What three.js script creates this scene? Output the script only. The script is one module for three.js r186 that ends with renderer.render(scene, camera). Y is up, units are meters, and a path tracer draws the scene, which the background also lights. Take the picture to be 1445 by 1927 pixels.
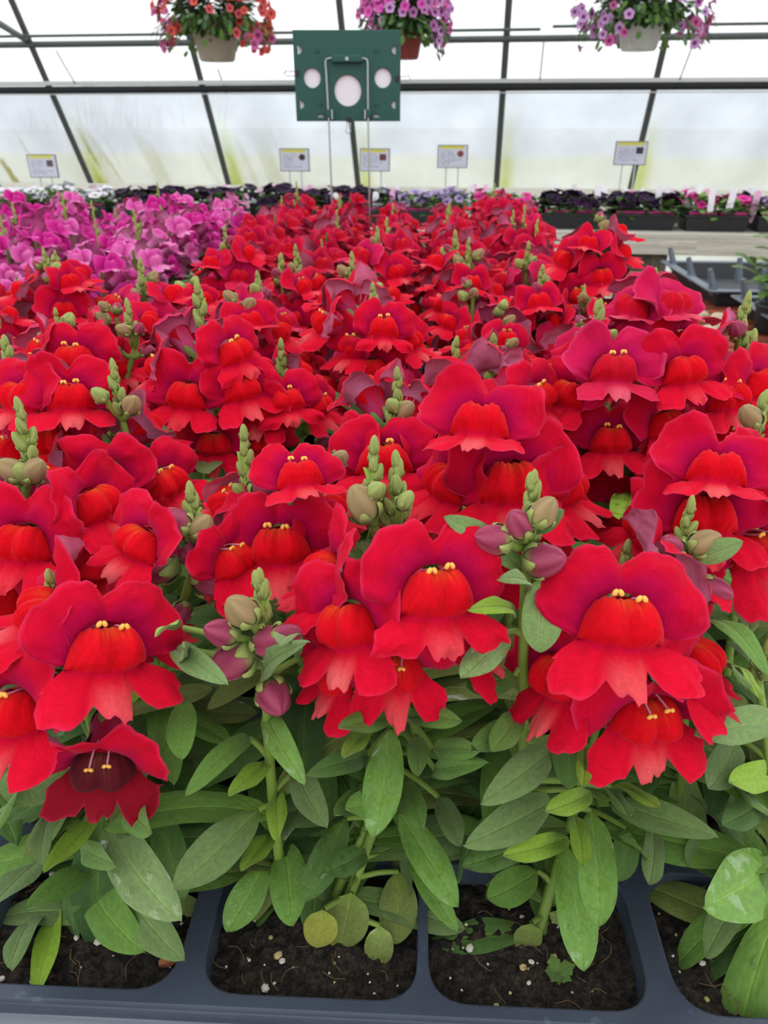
import * as THREE from 'three';
import { mergeGeometries } from 'three/addons/utils/BufferGeometryUtils.js';
import { RoundedBoxGeometry } from 'three/addons/geometries/RoundedBoxGeometry.js';

// ---------------------------------------------------------------- camera, sky, exposure
const W = 1445, H = 1927, FPX = 1400, PITCH = THREE.MathUtils.degToRad(28);
const EYE = new THREE.Vector3(0, 1.03, 0);
const scene = new THREE.Scene();
const camera = new THREE.PerspectiveCamera(2 * Math.atan(H / 2 / FPX) * 180 / Math.PI, W / H, 0.02, 200);
camera.position.copy(EYE);
camera.rotation.set(-PITCH, 0, 0);
camera.focus = 0.235;
camera.userData.fStop = camera.getFocalLength() / 0.9;      // an opening of 0.9 mm, as a phone has
const renderer = new THREE.WebGLRenderer({ antialias: true });
renderer.toneMapping = THREE.LinearToneMapping;
renderer.toneMappingExposure = 1.3;
renderer.shadowMap.enabled = true;
{ // overcast sky: bright grey-white everywhere, a little brighter overhead
  const w = 64, h = 32, d = new Float32Array(w * h * 4);
  for (let r = 0; r < h; r++) {
    const up = ((r + 0.5) / h - 0.5) * Math.PI, s = Math.max(0, Math.sin(up)), L = 1.12 + 0.35 * s;
    for (let c = 0; c < w; c++) d.set([L * 0.97, L * 1.0, L * 1.03, 1], (r * w + c) * 4);
  }
  const t = new THREE.DataTexture(d, w, h, THREE.RGBAFormat, THREE.FloatType);
  t.mapping = THREE.EquirectangularReflectionMapping; t.magFilter = t.minFilter = THREE.LinearFilter; t.needsUpdate = true;
  scene.background = t; scene.environment = t;
}

// ---------------------------------------------------------------- helpers
const V = (x, y, z) => new THREE.Vector3(x, y, z);
const R = (d) => d * Math.PI / 180;
function rng(seed) { let a = seed >>> 0; return () => { a |= 0; a = a + 0x6D2B79F5 | 0; let t = Math.imul(a ^ a >>> 15, 1 | a); t = t + Math.imul(t ^ t >>> 7, 61 | t) ^ t; return ((t ^ t >>> 14) >>> 0) / 4294967296; }; }
const lerp = THREE.MathUtils.lerp, clamp = THREE.MathUtils.clamp, sst = THREE.MathUtils.smoothstep;
const used = {};
function numbered(n) { const k = used[n] = (used[n] ?? -1) + 1; return k ? `${n}_${String(k).padStart(3, '0')}` : n; }
function tag(o, label, category, group, kind) {
  if (label) o.userData.label = label;
  if (category) o.userData.category = category;
  if (group) o.userData.group = group;
  if (kind) o.userData.kind = kind;
  return o;
}
function thing(name, pos, label, category, group) { const o = new THREE.Group(); o.name = numbered(name); o.position.copy(pos); scene.add(o); return tag(o, label, category, group); }
function mesh(name, geo, mat, parent) { const m = new THREE.Mesh(geo, mat); m.name = parent === scene ? numbered(name) : name; m.castShadow = m.receiveShadow = true; parent.add(m); return m; }
// the point where the photograph's pixel lies at the forward distance F from the eye
const cP = Math.cos(PITCH), sP = Math.sin(PITCH);
function px(x, y, F) { const u = (x - W / 2) / FPX, v = (y - H / 2) / FPX, d = F / (cP - v * sP); return V(u * d, EYE.y - d * (sP + v * cP), -F); }
const pxSize = (n, y, F) => n / FPX * F / (cP - (y - H / 2) / FPX * sP);     // n pixels there, in metres
const lin = (r, g, b) => new THREE.Color().setRGB(r / 255, g / 255, b / 255, THREE.SRGBColorSpace);
const mixc = (a, b, t) => a.clone().lerp(b, clamp(t, 0, 1));
function fbm(x, y, seed = 0) { let s = 0, a = 0.5, f = 1; for (let i = 0; i < 4; i++) { s += a * vnoise(x * f, y * f, seed + i * 17); a *= 0.5; f *= 2.03; } return s; }
function hash(i, j, s) { let n = Math.imul(i, 374761393) + Math.imul(j, 668265263) + Math.imul(s, 2147483647 ^ 61) | 0; n = Math.imul(n ^ n >>> 13, 1274126177); return ((n ^ n >>> 16) >>> 0) / 4294967296; }
function vnoise(x, y, s) { const i = Math.floor(x), j = Math.floor(y), fx = x - i, fy = y - j, a = fx * fx * (3 - 2 * fx), b = fy * fy * (3 - 2 * fy); return lerp(lerp(hash(i, j, s), hash(i + 1, j, s), a), lerp(hash(i, j + 1, s), hash(i + 1, j + 1, s), a), b); }
function tex(w, h, fn, srgb = true, rep) {
  const d = new Uint8Array(w * h * 4);
  for (let j = 0; j < h; j++) for (let i = 0; i < w; i++) { const c = fn((i + 0.5) / w, (j + 0.5) / h, i, j); d.set([c[0], c[1], c[2], c[3] ?? 255].map((q) => clamp(q, 0, 255)), (j * w + i) * 4); }
  const t = new THREE.DataTexture(d, w, h); t.magFilter = t.minFilter = THREE.LinearFilter; t.wrapS = t.wrapT = THREE.RepeatWrapping;
  if (srgb) t.colorSpace = THREE.SRGBColorSpace;
  if (rep) t.repeat.set(rep[0], rep[1]);
  t.needsUpdate = true; return t;
}
// a leaf or petal: sheet P(u,v) with a front and a back skin, closed round its rim; col(u,v,back) gives colours
function sheet(nu, nv, P0, col0, th = 0.0003, uvf, flip) {
  const P = flip ? (u, v) => P0(-u, v) : P0, col = flip ? (u, v, b) => col0(-u, v, b) : col0;
  const n = (nu + 1) * (nv + 1), pos = new Float32Array(n * 3), idx = [];
  for (let j = 0, k = 0; j <= nv; j++) for (let i = 0; i <= nu; i++, k += 3) { const p = P(i / nu * 2 - 1, j / nv); pos[k] = p[0]; pos[k + 1] = p[1]; pos[k + 2] = p[2]; }
  for (let j = 0; j < nv; j++) for (let i = 0; i < nu; i++) { const a = j * (nu + 1) + i, b = a + 1, c = a + nu + 1, d = c + 1; idx.push(a, b, d, a, d, c); }
  const g0 = new THREE.BufferGeometry(); g0.setAttribute('position', new THREE.BufferAttribute(pos, 3)); g0.setIndex(idx); g0.computeVertexNormals();
  const nn = g0.attributes.normal.array, two = th > 0, N = two ? 2 * n : n;
  const p2 = new Float32Array(N * 3), n2 = new Float32Array(N * 3), c2 = new Float32Array(N * 3), u2 = new Float32Array(N * 2);
  p2.set(pos); n2.set(nn);
  for (let j = 0, k = 0; j <= nv; j++) for (let i = 0; i <= nu; i++, k++) {
    const u = i / nu * 2 - 1, v = j / nv, uv = uvf ? uvf(u, v) : [u * 0.5 + 0.5, v];
    u2[k * 2] = uv[0]; u2[k * 2 + 1] = uv[1];
    const c = col(u, v, false); c2.set([c.r, c.g, c.b], k * 3);
    if (!two) continue;
    const e = th * (0.15 + 0.85 * Math.min(1, Math.min(1 - Math.abs(u), 1 - v) * 6)), q = k + n;
    for (let m = 0; m < 3; m++) { p2[q * 3 + m] = pos[k * 3 + m] - nn[k * 3 + m] * e; n2[q * 3 + m] = -nn[k * 3 + m]; }
    u2[q * 2] = uv[0]; u2[q * 2 + 1] = uv[1];
    const cb = col(u, v, true); c2.set([cb.r, cb.g, cb.b], q * 3);
  }
  const all = idx.slice();
  if (two) {
    for (let t = 0; t < idx.length; t += 3) all.push(idx[t] + n, idx[t + 2] + n, idx[t + 1] + n);
    const rim = []; for (let i = 0; i <= nu; i++) rim.push(i); for (let j = 1; j <= nv; j++) rim.push(j * (nu + 1) + nu); for (let i = nu - 1; i >= 0; i--) rim.push(nv * (nu + 1) + i); for (let j = nv - 1; j >= 1; j--) rim.push(j * (nu + 1));
    for (let r = 0; r < rim.length; r++) { const a = rim[r], b = rim[(r + 1) % rim.length]; all.push(a, a + n, b, b, a + n, b + n); }
  }
  const g = new THREE.BufferGeometry();
  g.setAttribute('position', new THREE.BufferAttribute(p2, 3)); g.setAttribute('normal', new THREE.BufferAttribute(n2, 3)); g.setAttribute('color', new THREE.BufferAttribute(c2, 3)); g.setAttribute('uv', new THREE.BufferAttribute(u2, 2));
  g.setIndex(all); return g;
}
function paint(g, fn) { // vertex colours by position
  const p = g.attributes.position, c = new Float32Array(p.count * 3);
  for (let i = 0; i < p.count; i++) { const q = typeof fn === 'function' ? fn(p.getX(i), p.getY(i), p.getZ(i)) : fn; c.set([q.r, q.g, q.b], i * 3); }
  g.setAttribute('color', new THREE.BufferAttribute(c, 3)); return g;
}
const strip = (g) => { for (const k of Object.keys(g.attributes)) if (!['position', 'normal', 'color', 'uv'].includes(k)) g.deleteAttribute(k); return g.index ? g : g.setIndex([...Array(g.attributes.position.count).keys()]); };
const merge = (list) => mergeGeometries(list.map(strip), false);
const _m = new THREE.Matrix4(), _q = new THREE.Quaternion(), Y = V(0, 1, 0), Z = V(0, 0, 1);
const moved = (g, p, q, s = 1) => g.clone().applyMatrix4(new THREE.Matrix4().compose(p, q ?? new THREE.Quaternion(), typeof s === 'number' ? V(s, s, s) : s));
const euler = (yaw, pitch, roll) => new THREE.Quaternion().setFromEuler(new THREE.Euler(R(-pitch), R(yaw), R(roll), 'YXZ'));
function tube(pts, r0, r1, seg = 16, rad = 7) { // tapering tube through points
  const curve = pts.length > 2 ? new THREE.CatmullRomCurve3(pts) : new THREE.LineCurve3(pts[0], pts[1]);
  const g = new THREE.TubeGeometry(curve, seg, 1, rad, false), p = g.attributes.position;
  for (let i = 0; i <= seg; i++) { const c = curve.getPointAt(i / seg), r = lerp(r0, r1, i / seg); for (let j = 0; j <= rad; j++) { const k = i * (rad + 1) + j; p.setXYZ(k, c.x + (p.getX(k) - c.x) * r, c.y + (p.getY(k) - c.y) * r, c.z + (p.getZ(k) - c.z) * r); } }
  return g;
}
const bar = (a, b, r, rad = 8) => tube([a, b], r, r, 1, rad);
function rod(pts, r, rad = 8, seg = 24) { return new THREE.TubeGeometry(new THREE.CatmullRomCurve3(pts, false, 'catmullrom', 0.2), seg, r, rad, false); }
const box = (w, h, d, x = 0, y = 0, z = 0, r = 0.002) => new RoundedBoxGeometry(w, h, d, 2, Math.min(r, w / 2.1, h / 2.1, d / 2.1)).translate(x, y, z);

// ---------------------------------------------------------------- materials
const petalMap = tex(256, 256, (u, v) => { const n = fbm(u * 40, v * 40, 5), f = fbm(u * 24, v * 4, 9), k = 236 + 40 * (n - 0.5) + 14 * (f - 0.5); return [k + 10, k, k]; });
const M = {
  petal: new THREE.MeshPhysicalMaterial({ name: 'petal', vertexColors: true, roughness: 0.95, color: new THREE.Color(0.93, 0.93, 0.93), transmission: 0.1, thickness: 0, sheen: 0.3, sheenColor: new THREE.Color(1, 0.2, 0.42), sheenRoughness: 0.5, specularIntensity: 0.25, map: petalMap, bumpMap: petalMap, bumpScale: 0.00012 }),
  tissue: new THREE.MeshPhysicalMaterial({ name: 'bud tissue', vertexColors: true, roughness: 0.7, sheen: 0.3, sheenColor: new THREE.Color(0.75, 0.75, 0.6), sheenRoughness: 0.5, specularIntensity: 0.4 }),
  stem: new THREE.MeshPhysicalMaterial({ name: 'stem', color: lin(126, 152, 62), roughness: 0.6, sheen: 0.4, sheenColor: new THREE.Color(0.7, 0.8, 0.5), sheenRoughness: 0.5 }),
  anther: new THREE.MeshStandardMaterial({ name: 'anther', vertexColors: true, roughness: 0.7 }),
};
const wet = (seed) => (u, v) => { const n = fbm(u * 3.2 + seed * 3.1, v * 9 + seed, 31), e = Math.abs(fbm(u * 5, v * 14, 77) - 0.5); return n > 0.55 - 0.12 * e ? 1 : 0; };
const leafMap = tex(256, 512, (u, v) => {
  const x = Math.abs(u - 0.5) * 2, mid = Math.exp(-((x / 0.045) ** 2)), vein = Math.pow(0.5 + 0.5 * Math.cos((v * 13 - x * 3.0) * 2 * Math.PI), 14) * (1 - mid) * sst(1 - x, 0.05, 0.4);
  const n = fbm(u * 14, v * 28, 3) - 0.5, f = fbm(u * 60, v * 120, 4) - 0.5, k = 226 + 46 * n + 26 * f + 26 * mid + 5 * vein;
  return [k + 6 * mid, k + 4, k - 14 + 10 * mid];
});
const leafBump = tex(256, 512, (u, v) => { const x = Math.abs(u - 0.5) * 2, mid = Math.exp(-((x / 0.06) ** 2)), vein = Math.pow(0.5 + 0.5 * Math.cos((v * 13 - x * 3.0) * 2 * Math.PI), 6); const k = 150 - 110 * mid - 14 * vein + 40 * (fbm(u * 50, v * 100, 8) - 0.5); return [k, k, k]; }, false);
const wetMap = tex(128, 256, (u, v) => { const k = wet(1)(u, v) ? 255 : 10; return [k, k, k]; }, false);
const wetRough = tex(128, 256, (u, v) => { const k = wet(1)(u, v) ? 18 : 190; return [k, k, k]; }, false);
const leafBase = { vertexColors: true, roughness: 0.92, transmission: 0.22, thickness: 0, map: leafMap, bumpMap: leafBump, bumpScale: 0.0006, specularIntensity: 0.5 };
M.leaf = new THREE.MeshPhysicalMaterial({ ...leafBase, name: 'leaf', sheen: 0.3, sheenColor: new THREE.Color(0.72, 0.85, 0.66), sheenRoughness: 0.45, clearcoat: 0.12, clearcoatRoughness: 0.55 });
M.leafWet = new THREE.MeshPhysicalMaterial({ ...leafBase, name: 'wet leaf', transmission: 0, ior: 1.9, roughness: 1, roughnessMap: wetRough, clearcoat: 1, clearcoatMap: wetMap, clearcoatRoughness: 0.06 });

// ---------------------------------------------------------------- snapdragon flower (built in centimetres, mouth at the origin, facing +z)
const CM = 0.01;
const RED = { up: lin(218, 2, 48), upDeep: lin(190, 0, 82), edge: lin(236, 60, 108), back: lin(250, 160, 206), pal: lin(232, 4, 30), lobe: lin(232, 8, 50), mid: lin(246, 112, 112), tube: lin(190, 62, 112), spot: lin(246, 150, 40) };
const FAR_SHADED = { ...RED, up: lin(204, 3, 48), upDeep: lin(176, 0, 74), edge: lin(220, 56, 100), pal: lin(202, 5, 38), lobe: lin(206, 10, 52), mid: lin(232, 90, 104) };  // RED darkened for the far rows: haze and shading put into the petal colours
const MAG = { up: lin(214, 40, 150), upDeep: lin(186, 20, 128), edge: lin(230, 100, 182), back: lin(228, 130, 190), pal: lin(218, 50, 160), lobe: lin(222, 60, 164), mid: lin(240, 170, 205), tube: lin(220, 130, 180), spot: lin(245, 215, 150) };
const PNK = { up: lin(232, 100, 186), upDeep: lin(214, 74, 166), edge: lin(240, 170, 214), back: lin(240, 176, 212), pal: lin(234, 112, 188), lobe: lin(236, 124, 194), mid: lin(246, 200, 220), tube: lin(240, 180, 210), spot: lin(248, 222, 150) };
const CRI = { up: lin(214, 22, 84), upDeep: lin(196, 14, 92), edge: lin(232, 84, 132), back: lin(222, 110, 158), pal: lin(214, 10, 44), lobe: lin(222, 30, 76), mid: lin(240, 110, 128), tube: lin(214, 100, 150), spot: lin(246, 160, 60) };
function upperLip(seed, C, nu, nv, open = 1) {
  const r = rng(seed * 7919 + 13), ph = [r() * 6, r() * 6, r() * 6, r() * 6], spread = R(114), tall = 1.04 + r() * 0.24, asym = (r() - 0.5) * 0.36, cleft = 0.26 + 0.3 * r();
  const e1 = [-34 - 50 * r(), -34 - 50 * r()], e0 = 46 + 14 * r(), foldAt = (r() < 0.5 ? -1 : 1) * (0.62 + 0.15 * r()), foldBy = r() < 0.6 ? 46 : 0, cup = r() * 26;
  const shape = (u, v) => {
    const a = u * spread, d = Math.abs(u), side = sst(u, -0.12, 0.12), lobe = Math.exp(-(((d - 0.36) / 0.26) ** 2));
    let L = tall * (0.96 + 0.36 * lobe + 0.12 * Math.exp(-(((d - 0.7) / 0.14) ** 2)) - cleft * Math.exp(-((u / 0.085) ** 2)) - 0.5 * sst(d, 0.8, 1.0) + asym * u * 0.4);
    L *= 1 + v * (0.05 * Math.sin(u * 13 + ph[0]) + 0.03 * Math.sin(u * 29 + ph[1]) + 0.016 * Math.sin(u * 67 + ph[2]));
    let rr = 0.6, zz = -0.3; const S = 8, end = lerp(e1[0], e1[1], side) + 34 * sst(d, 0.5, 1) + foldBy * Math.exp(-(((u - foldAt) / 0.2) ** 2)) + cup * Math.cos(u * 9 + ph[3]);
    for (let s = 0; s < S; s++) { const w = (s + 0.5) / S * v, E = R(lerp(e0, end, Math.pow(w, 0.85))); rr += Math.cos(E) * L * v / S; zz += Math.sin(E) * L * v / S; }
    const n = fbm(u * 3 + seed * 5 + 20, v * 2.2, seed) - 0.47;
    zz += v * n * 0.75 + v * v * (0.1 * Math.sin(u * 10 + ph[2]) + 0.075 * Math.sin(u * 23 + ph[3]) + 0.035 * Math.sin(u * 47 + ph[1])) - 0.16 * v * Math.exp(-((u / 0.09) ** 2)); rr += v * 0.2 * n;
    return [Math.sin(a) * rr * (1 + 0.08 * d) * CM, (Math.cos(a) * rr * 1.02 - 0.1) * CM, zz * CM];
  };
  const col = (u, v, back) => {
    const st = fbm(u * 26 + seed, v * 3, 8), e = sst(v, 0.9, 1);
    if (back) return mixc(mixc(C.back, C.up, 0.02 + 0.22 * v), C.edge, 0.3 * st);
    let c = mixc(C.upDeep, C.up, sst(v + 0.2 * (st - 0.5), 0.12, 0.7));
    c = mixc(c, C.upDeep, sst(Math.abs(u), 0.6, 1) * 0.6);
    return mixc(c, C.edge, 0.5 * e + 0.25 * sst(st, 0.6, 0.85) * v);
  };
  return sheet(nu, nv, shape, col, 0.00045);
}
function lowerLip(seed, C, nu, nv) {
  const r = rng(seed * 104729 + 7), ph = [r() * 6, r() * 6, r() * 6], lift = (r() - 0.5) * 0.5, wide = 0.94 + 0.2 * r(), curl = 0.2 + 0.5 * r(), pale = 0.15 + 0.85 * r(), hot = r(), tilt = (r() - 0.5) * 0.7;
  const K = [[0, -0.05, -0.7, 0.36], [0.1, 0.3, -0.3, 0.46], [0.2, 0.42, 0.12, 0.6], [0.32, 0.2, 0.54, 0.76], [0.43, -0.2, 0.68, 0.84], [0.53, -0.5, 0.46, 0.78], [0.62, -0.66, 0.46, 0.88], [0.78, -0.98, 0.74, 1.08], [1, -1.42, 0.8 + lift, 1.2]];
  const at = (v, k) => { let i = 0; while (i < K.length - 2 && v > K[i + 1][0]) i++; const t = clamp((v - K[i][0]) / (K[i + 1][0] - K[i][0]), 0, 1), p0 = K[Math.max(0, i - 1)][k], p1 = K[i][k], p2 = K[i + 1][k], p3 = K[Math.min(K.length - 1, i + 2)][k]; return 0.5 * (2 * p1 + (p2 - p0) * t + (2 * p0 - 5 * p1 + 4 * p2 - p3) * t * t + (3 * p1 - p0 - 3 * p2 + p3) * t * t * t); };
  const shape = (u, v) => {
    const d = Math.abs(u), lob = sst(v, 0.5, 0.7), cen = 1 - sst(d, 0.24, 0.4), notch = Math.exp(-(((d - 0.34) / 0.055) ** 2)), side = sst(d, 0.82, 1);
    let vv = v; if (v > 0.56) vv = 0.56 + (v - 0.56) * (1 - 0.42 * notch - 0.2 * cen - 0.5 * sst(d, 0.7, 1) + 0.07 * Math.sin(u * 15 + ph[0]) + 0.045 * Math.sin(u * 36 + ph[1]));
    const y = at(vv, 1), z = at(vv, 2), hw = at(vv, 3) * lerp(1, wide, lob), th = u * Math.PI / 2 * 0.98;
    const dome = (1 - lob) * sst(v, 0.02, 0.16) * (1 - sst(v, 0.4, 0.56));
    let X = hw * lerp(Math.sin(th), u, lob), Yy = y, Zz = z - hw * lerp((1 - Math.cos(th)) * 0.95, 0.34 * u * u, lob);
    const pal = sst(v, 0.06, 0.2) * (1 - sst(v, 0.46, 0.58));
    Yy -= dome * 0.34 * u * u * u * u + dome * 0.1 * u * u; X *= 1 + 0.06 * dome;
    Zz += pal * (0.16 * Math.exp(-(((d - 0.4) / 0.24) ** 2)) - 0.13 * Math.exp(-((u / 0.08) ** 2))); Yy += pal * 0.1 * Math.exp(-(((d - 0.4) / 0.24) ** 2)) - 0.03 * pal * Math.cos(u * 30);
    X += Math.sign(u) * lob * (vv - 0.5) * 1.25 * (1 - cen) * sst(d, 0.2, 0.7); Yy += lob * (1 - cen) * d * (vv - 0.5) * 0.45 + lob * tilt * u * (vv - 0.5); Zz += 0.5 * lob * (vv - 0.5) * (fbm(u * 3 + seed * 3, v * 3, seed + 2) - 0.47) * 2;
    const tip = sst(vv, 0.7, 1);
    Zz += lob * (cen * 0.5 * (vv - 0.56) * 2 + tip * curl * (1 - cen) * 0.8 * Math.sin(d * 3 + 0.6) - notch * 0.12) + tip * (0.15 * Math.sin(u * 11 + ph[1]) + 0.07 * Math.sin(u * 27 + ph[2]));
    return [X * CM, Yy * CM, Zz * CM];
  };
  const col = (u, v, back) => {
    if (back) return mixc(C.back, C.lobe, 0.3);
    const d = Math.abs(u), pal = 1 - sst(v, 0.5, 0.62), cen = 1 - sst(d, 0.22, 0.38);
    let c = mixc(C.lobe, C.pal, pal);
    c = mixc(c, C.spot, Math.exp(-((u / 0.34) ** 2)) * Math.exp(-(((v - 0.17) / 0.085) ** 2)) * (0.25 + 0.75 * hot * hot) * (0.55 + 0.45 * Math.sin(u * 48)));
    c = mixc(c, C.mid, cen * sst(v, 0.6, 0.9) * pale);
    c = mixc(c, C.upDeep, Math.exp(-(((v - 0.56) / 0.04) ** 2)) * 0.45);
    return mixc(c, C.edge, 0.4 * sst(v, 0.94, 1));
  };
  return sheet(nu, nv, shape, col, 0.0005, undefined, true);
}
function throat(C, seg, rad) {
  const pr = [[0.3, -1.75], [0.46, -1.6], [0.52, -1.3], [0.5, -0.9], [0.58, -0.5], [0.68, -0.2]];
  const g = new THREE.LatheGeometry(pr.map(([a, b]) => new THREE.Vector2(a * CM, b * CM)), rad).rotateX(Math.PI / 2);
  const p = g.attributes.position; for (let i = 0; i < p.count; i++) { const z = p.getZ(i); p.setY(i, p.getY(i) * 0.92 - 0.12 * CM + z * 0.16); }
  g.computeVertexNormals();
  return paint(g, (x, y, z) => mixc(C.tube, C.up, 0.25 + 0.5 * sst(z, -0.012, 0) + 0.3 * Math.sin(Math.atan2(y, x) * 9)));
}
const GREEN = { bud: lin(138, 150, 84), bud2: lin(160, 168, 96), sep: lin(116, 134, 74), pinkbud: lin(132, 36, 66), pinktip: lin(178, 84, 112) };
function calyx() {
  const list = [];
  for (let k = 0; k < 5; k++) {
    const g = sheet(4, 5, (u, v) => { const w = 0.2 * Math.sqrt(Math.max(0, 1 - v)) * (0.7 + v) , r = 0.26 + 0.28 * Math.sin(v * 2); return [u * w * CM, (r - 0.04 * u * u) * CM, (v * 0.8) * CM]; }, () => GREEN.sep, 0.0004);
    list.push(g.rotateZ(k * 2 * Math.PI / 5 + 0.3));
  }
  list.push(paint(new THREE.SphereGeometry(0.3 * CM, 8, 6).scale(1, 1, 0.7), GREEN.sep));
  return merge(list).translate(0, -0.36 * CM, -2.0 * CM);
}
function stamens(seed) {
  const r = rng(seed + 5), out = [];
  for (const s of [-1, 1]) {
    const x = s * (0.2 + 0.06 * r()), y = 0.5 + 0.12 * r(), z = 0.16 + 0.14 * r();
    out.push(paint(rod([V(x * 0.6 * CM, 0.2 * CM, -0.7 * CM), V(x * 0.9 * CM, 0.42 * CM, -0.2 * CM), V(x * CM, y * CM, z * CM)], 0.03 * CM, 5, 6), lin(226, 150, 176)));
    for (const t of [-1, 1]) out.push(paint(new THREE.SphereGeometry(0.07 * CM, 7, 5).scale(0.85, 1.25, 0.8).rotateZ(t * 0.5).translate((x + t * 0.06) * CM, (y + 0.03) * CM, (z + 0.03) * CM), lin(246, 186, 84)));
  }
  return merge(out);
}
const NV = 7;
const lod = (C, nu, nv, mu, mv, n = NV) => [...Array(n).keys()].map((i) => ({ upper: upperLip(i + 1, C, nu, nv), lower: lowerLip(i + 1, C, mu, mv), tube: throat(C, 6, Math.max(8, mu / 3 | 0)) }));
const hero = lod(RED, 44, 11, 36, 24), heroC = lod(CRI, 36, 9, 30, 20, 3);
const calyxG = calyx(), stamG = [...Array(4).keys()].map((i) => stamens(i));
const allIn = (f, i, C) => merge([f.upper, f.lower, f.tube, moved(calyxG, V(0, 0, 0)), ...(i % 3 === 1 ? [stamens(i)] : [])]);
const midF = lod(RED, 20, 6, 20, 13).map((f, i) => allIn(f, i)), midC = lod(CRI, 20, 6, 18, 12, 3).map((f, i) => allIn(f, i));
const farF = lod(FAR_SHADED, 12, 3, 12, 8).map((f, i) => merge([f.upper, f.lower, f.tube])), farC = lod(CRI, 12, 3, 12, 8, 3).map((f) => merge([f.upper, f.lower, f.tube]));
const magF = lod(MAG, 12, 3, 12, 8).map((f) => merge([f.upper, f.lower, f.tube])), pnkF = lod(PNK, 12, 3, 12, 8).map((f) => merge([f.upper, f.lower, f.tube]));
function heroFlower(parent, p, yaw, pitch, roll, sc, i, crim, dead) {
  const g = new THREE.Group(), r = rng(Math.abs(p.x * 1e5 | 0) + i * 77 + 3); g.name = 'flower'; parent.add(g); g.position.copy(p); g.quaternion.copy(euler(yaw, pitch + 8 * (r() - 0.5), roll + 14 * (r() - 0.5))); g.scale.set(sc * (0.93 + 0.14 * r()), sc * (0.94 + 0.12 * r()), sc);
  const f = crim ? heroC[i % 3] : hero[i % NV];
  mesh('upper_lip', f.upper, M.petal, g); mesh('lower_lip', dead ?? f.lower, M.petal, g); mesh('flower_tube', f.tube, M.petal, g); mesh('calyx', calyxG, M.tissue, g);
  if (i % 7 < 3) mesh('stamens', stamG[i % 4], M.anther, g);
  return g;
}

// ---------------------------------------------------------------- buds, spikes, leaves
function budGeo(pink, seed, seg = 12) { // base at the origin, tip towards +y, 1 cm long
  const r = rng(seed + 91), pr = [[0, 0], [0.24, 0.03], [0.36, 0.2], [0.4, 0.42], [0.33, 0.68], [0.19, 0.9], [0, 1]].map(([a, b]) => new THREE.Vector2(a * CM, b * CM));
  const g = new THREE.LatheGeometry(new THREE.SplineCurve(pr).getPoints(9), seg), p = g.attributes.position, k = r() * 6;
  for (let i = 0; i < p.count; i++) { const a = Math.atan2(p.getZ(i), p.getX(i)), q = 1 + 0.06 * Math.cos(3 * a + k + p.getY(i) * 300); p.setX(i, Math.max(-0.01, p.getX(i)) * q); p.setZ(i, p.getZ(i) * q * 0.94); }
  g.computeVertexNormals();
  paint(g, (x, y, z) => { const t = y / CM, s = 0.5 + 0.5 * Math.sin(Math.atan2(z, x) * 7 + k + 3 * t); return mixc(mixc(GREEN.bud, GREEN.bud2, s), mixc(GREEN.pinkbud, GREEN.pinktip, s * 0.8), pink * sst(t, 0.12, 0.4)); });
  const sep = [];
  for (let j = 0; j < 5; j++) sep.push(sheet(4, 4, (u, v) => { const w = 0.2 * Math.sqrt(Math.max(0, 1 - v * 0.98)), rr = 0.28 + 0.2 * Math.sin(v * 2.2); return [u * w * CM, (0.03 + v * 0.42) * CM, (rr - 0.06 * u * u) * CM]; }, (u, v) => mixc(GREEN.sep, GREEN.bud2, v), 0.0004).rotateY(j * 1.2566 + k));
  return { body: g, sep: merge(sep), whole: merge([g.clone(), ...sep]) };
}
const budPink = [0, 1, 2].map((i) => budGeo(1, i)), budMix = [0, 1, 2].map((i) => budGeo(0.45, i + 9)), budGreen = [0, 1, 2].map((i) => budGeo(0, i + 20));
function addBud(parent, p, dir, size, kind, i) {
  const b = (kind === 2 ? budPink : kind === 1 ? budMix : budGreen)[i % 3], g = new THREE.Group(); g.name = 'bud'; parent.add(g);
  g.position.copy(p); g.quaternion.setFromUnitVectors(Y, dir.clone().normalize()); g.rotateY(i * 1.7); g.scale.setScalar(size);
  mesh('bud_petals', b.body, M.tissue, g); mesh('sepals', b.sep, M.tissue, g); return g;
}
function spikeGeo(seed, low) { // green tip with closed buds in a spiral, foot at the origin, about 2.4 cm high
  const r = rng(seed * 31 + 3), list = [paint(tube([V(0, -0.004, 0), V(0.0005, 0.008, 0), V(0, 0.019, 0)], 0.0013, 0.0009, 5, 6), lin(150, 170, 80))], n = low ? 5 : 8;
  for (let i = 0; i < n; i++) {
    const t = i / (n - 1), a = i * 2.5 + r() * 1.2, s = lerp(0.74, 0.5, t) * (0.85 + 0.3 * r()), tilt = lerp(0.62, 0.06, t), d = V(Math.cos(a) * Math.sin(tilt), Math.cos(tilt), Math.sin(a) * Math.sin(tilt));
    const y = (t < 0.45 ? lerp(0.0, 0.008, t / 0.45) : lerp(0.0095, 0.0185, (t - 0.45) / 0.55)) + (r() - 0.5) * 0.001;
    list.push(moved(low ? lowBud : budGreen[i % 3].whole, V(Math.cos(a) * 0.001 * (1 - t), y, Math.sin(a) * 0.001 * (1 - t)), new THREE.Quaternion().setFromUnitVectors(Y, d), V(s * 0.66, s * (0.9 + 0.2 * r()), s * 0.66)));
  }
  if (!low) for (let i = 0; i < 2; i++) { const a = r() * 6.28; list.push(moved(sheet(4, 5, (u, v) => [u * 0.0018 * Math.sin(Math.PI * (0.12 + v * 0.88)), v * 0.006, 0.002 * v * v + 0.001 * u * u], () => lin(150, 178, 80), 0.0003), V(0, 0.002 + i * 0.007, 0), new THREE.Quaternion().setFromAxisAngle(Y, a))); }
  return merge(list);
}
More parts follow.
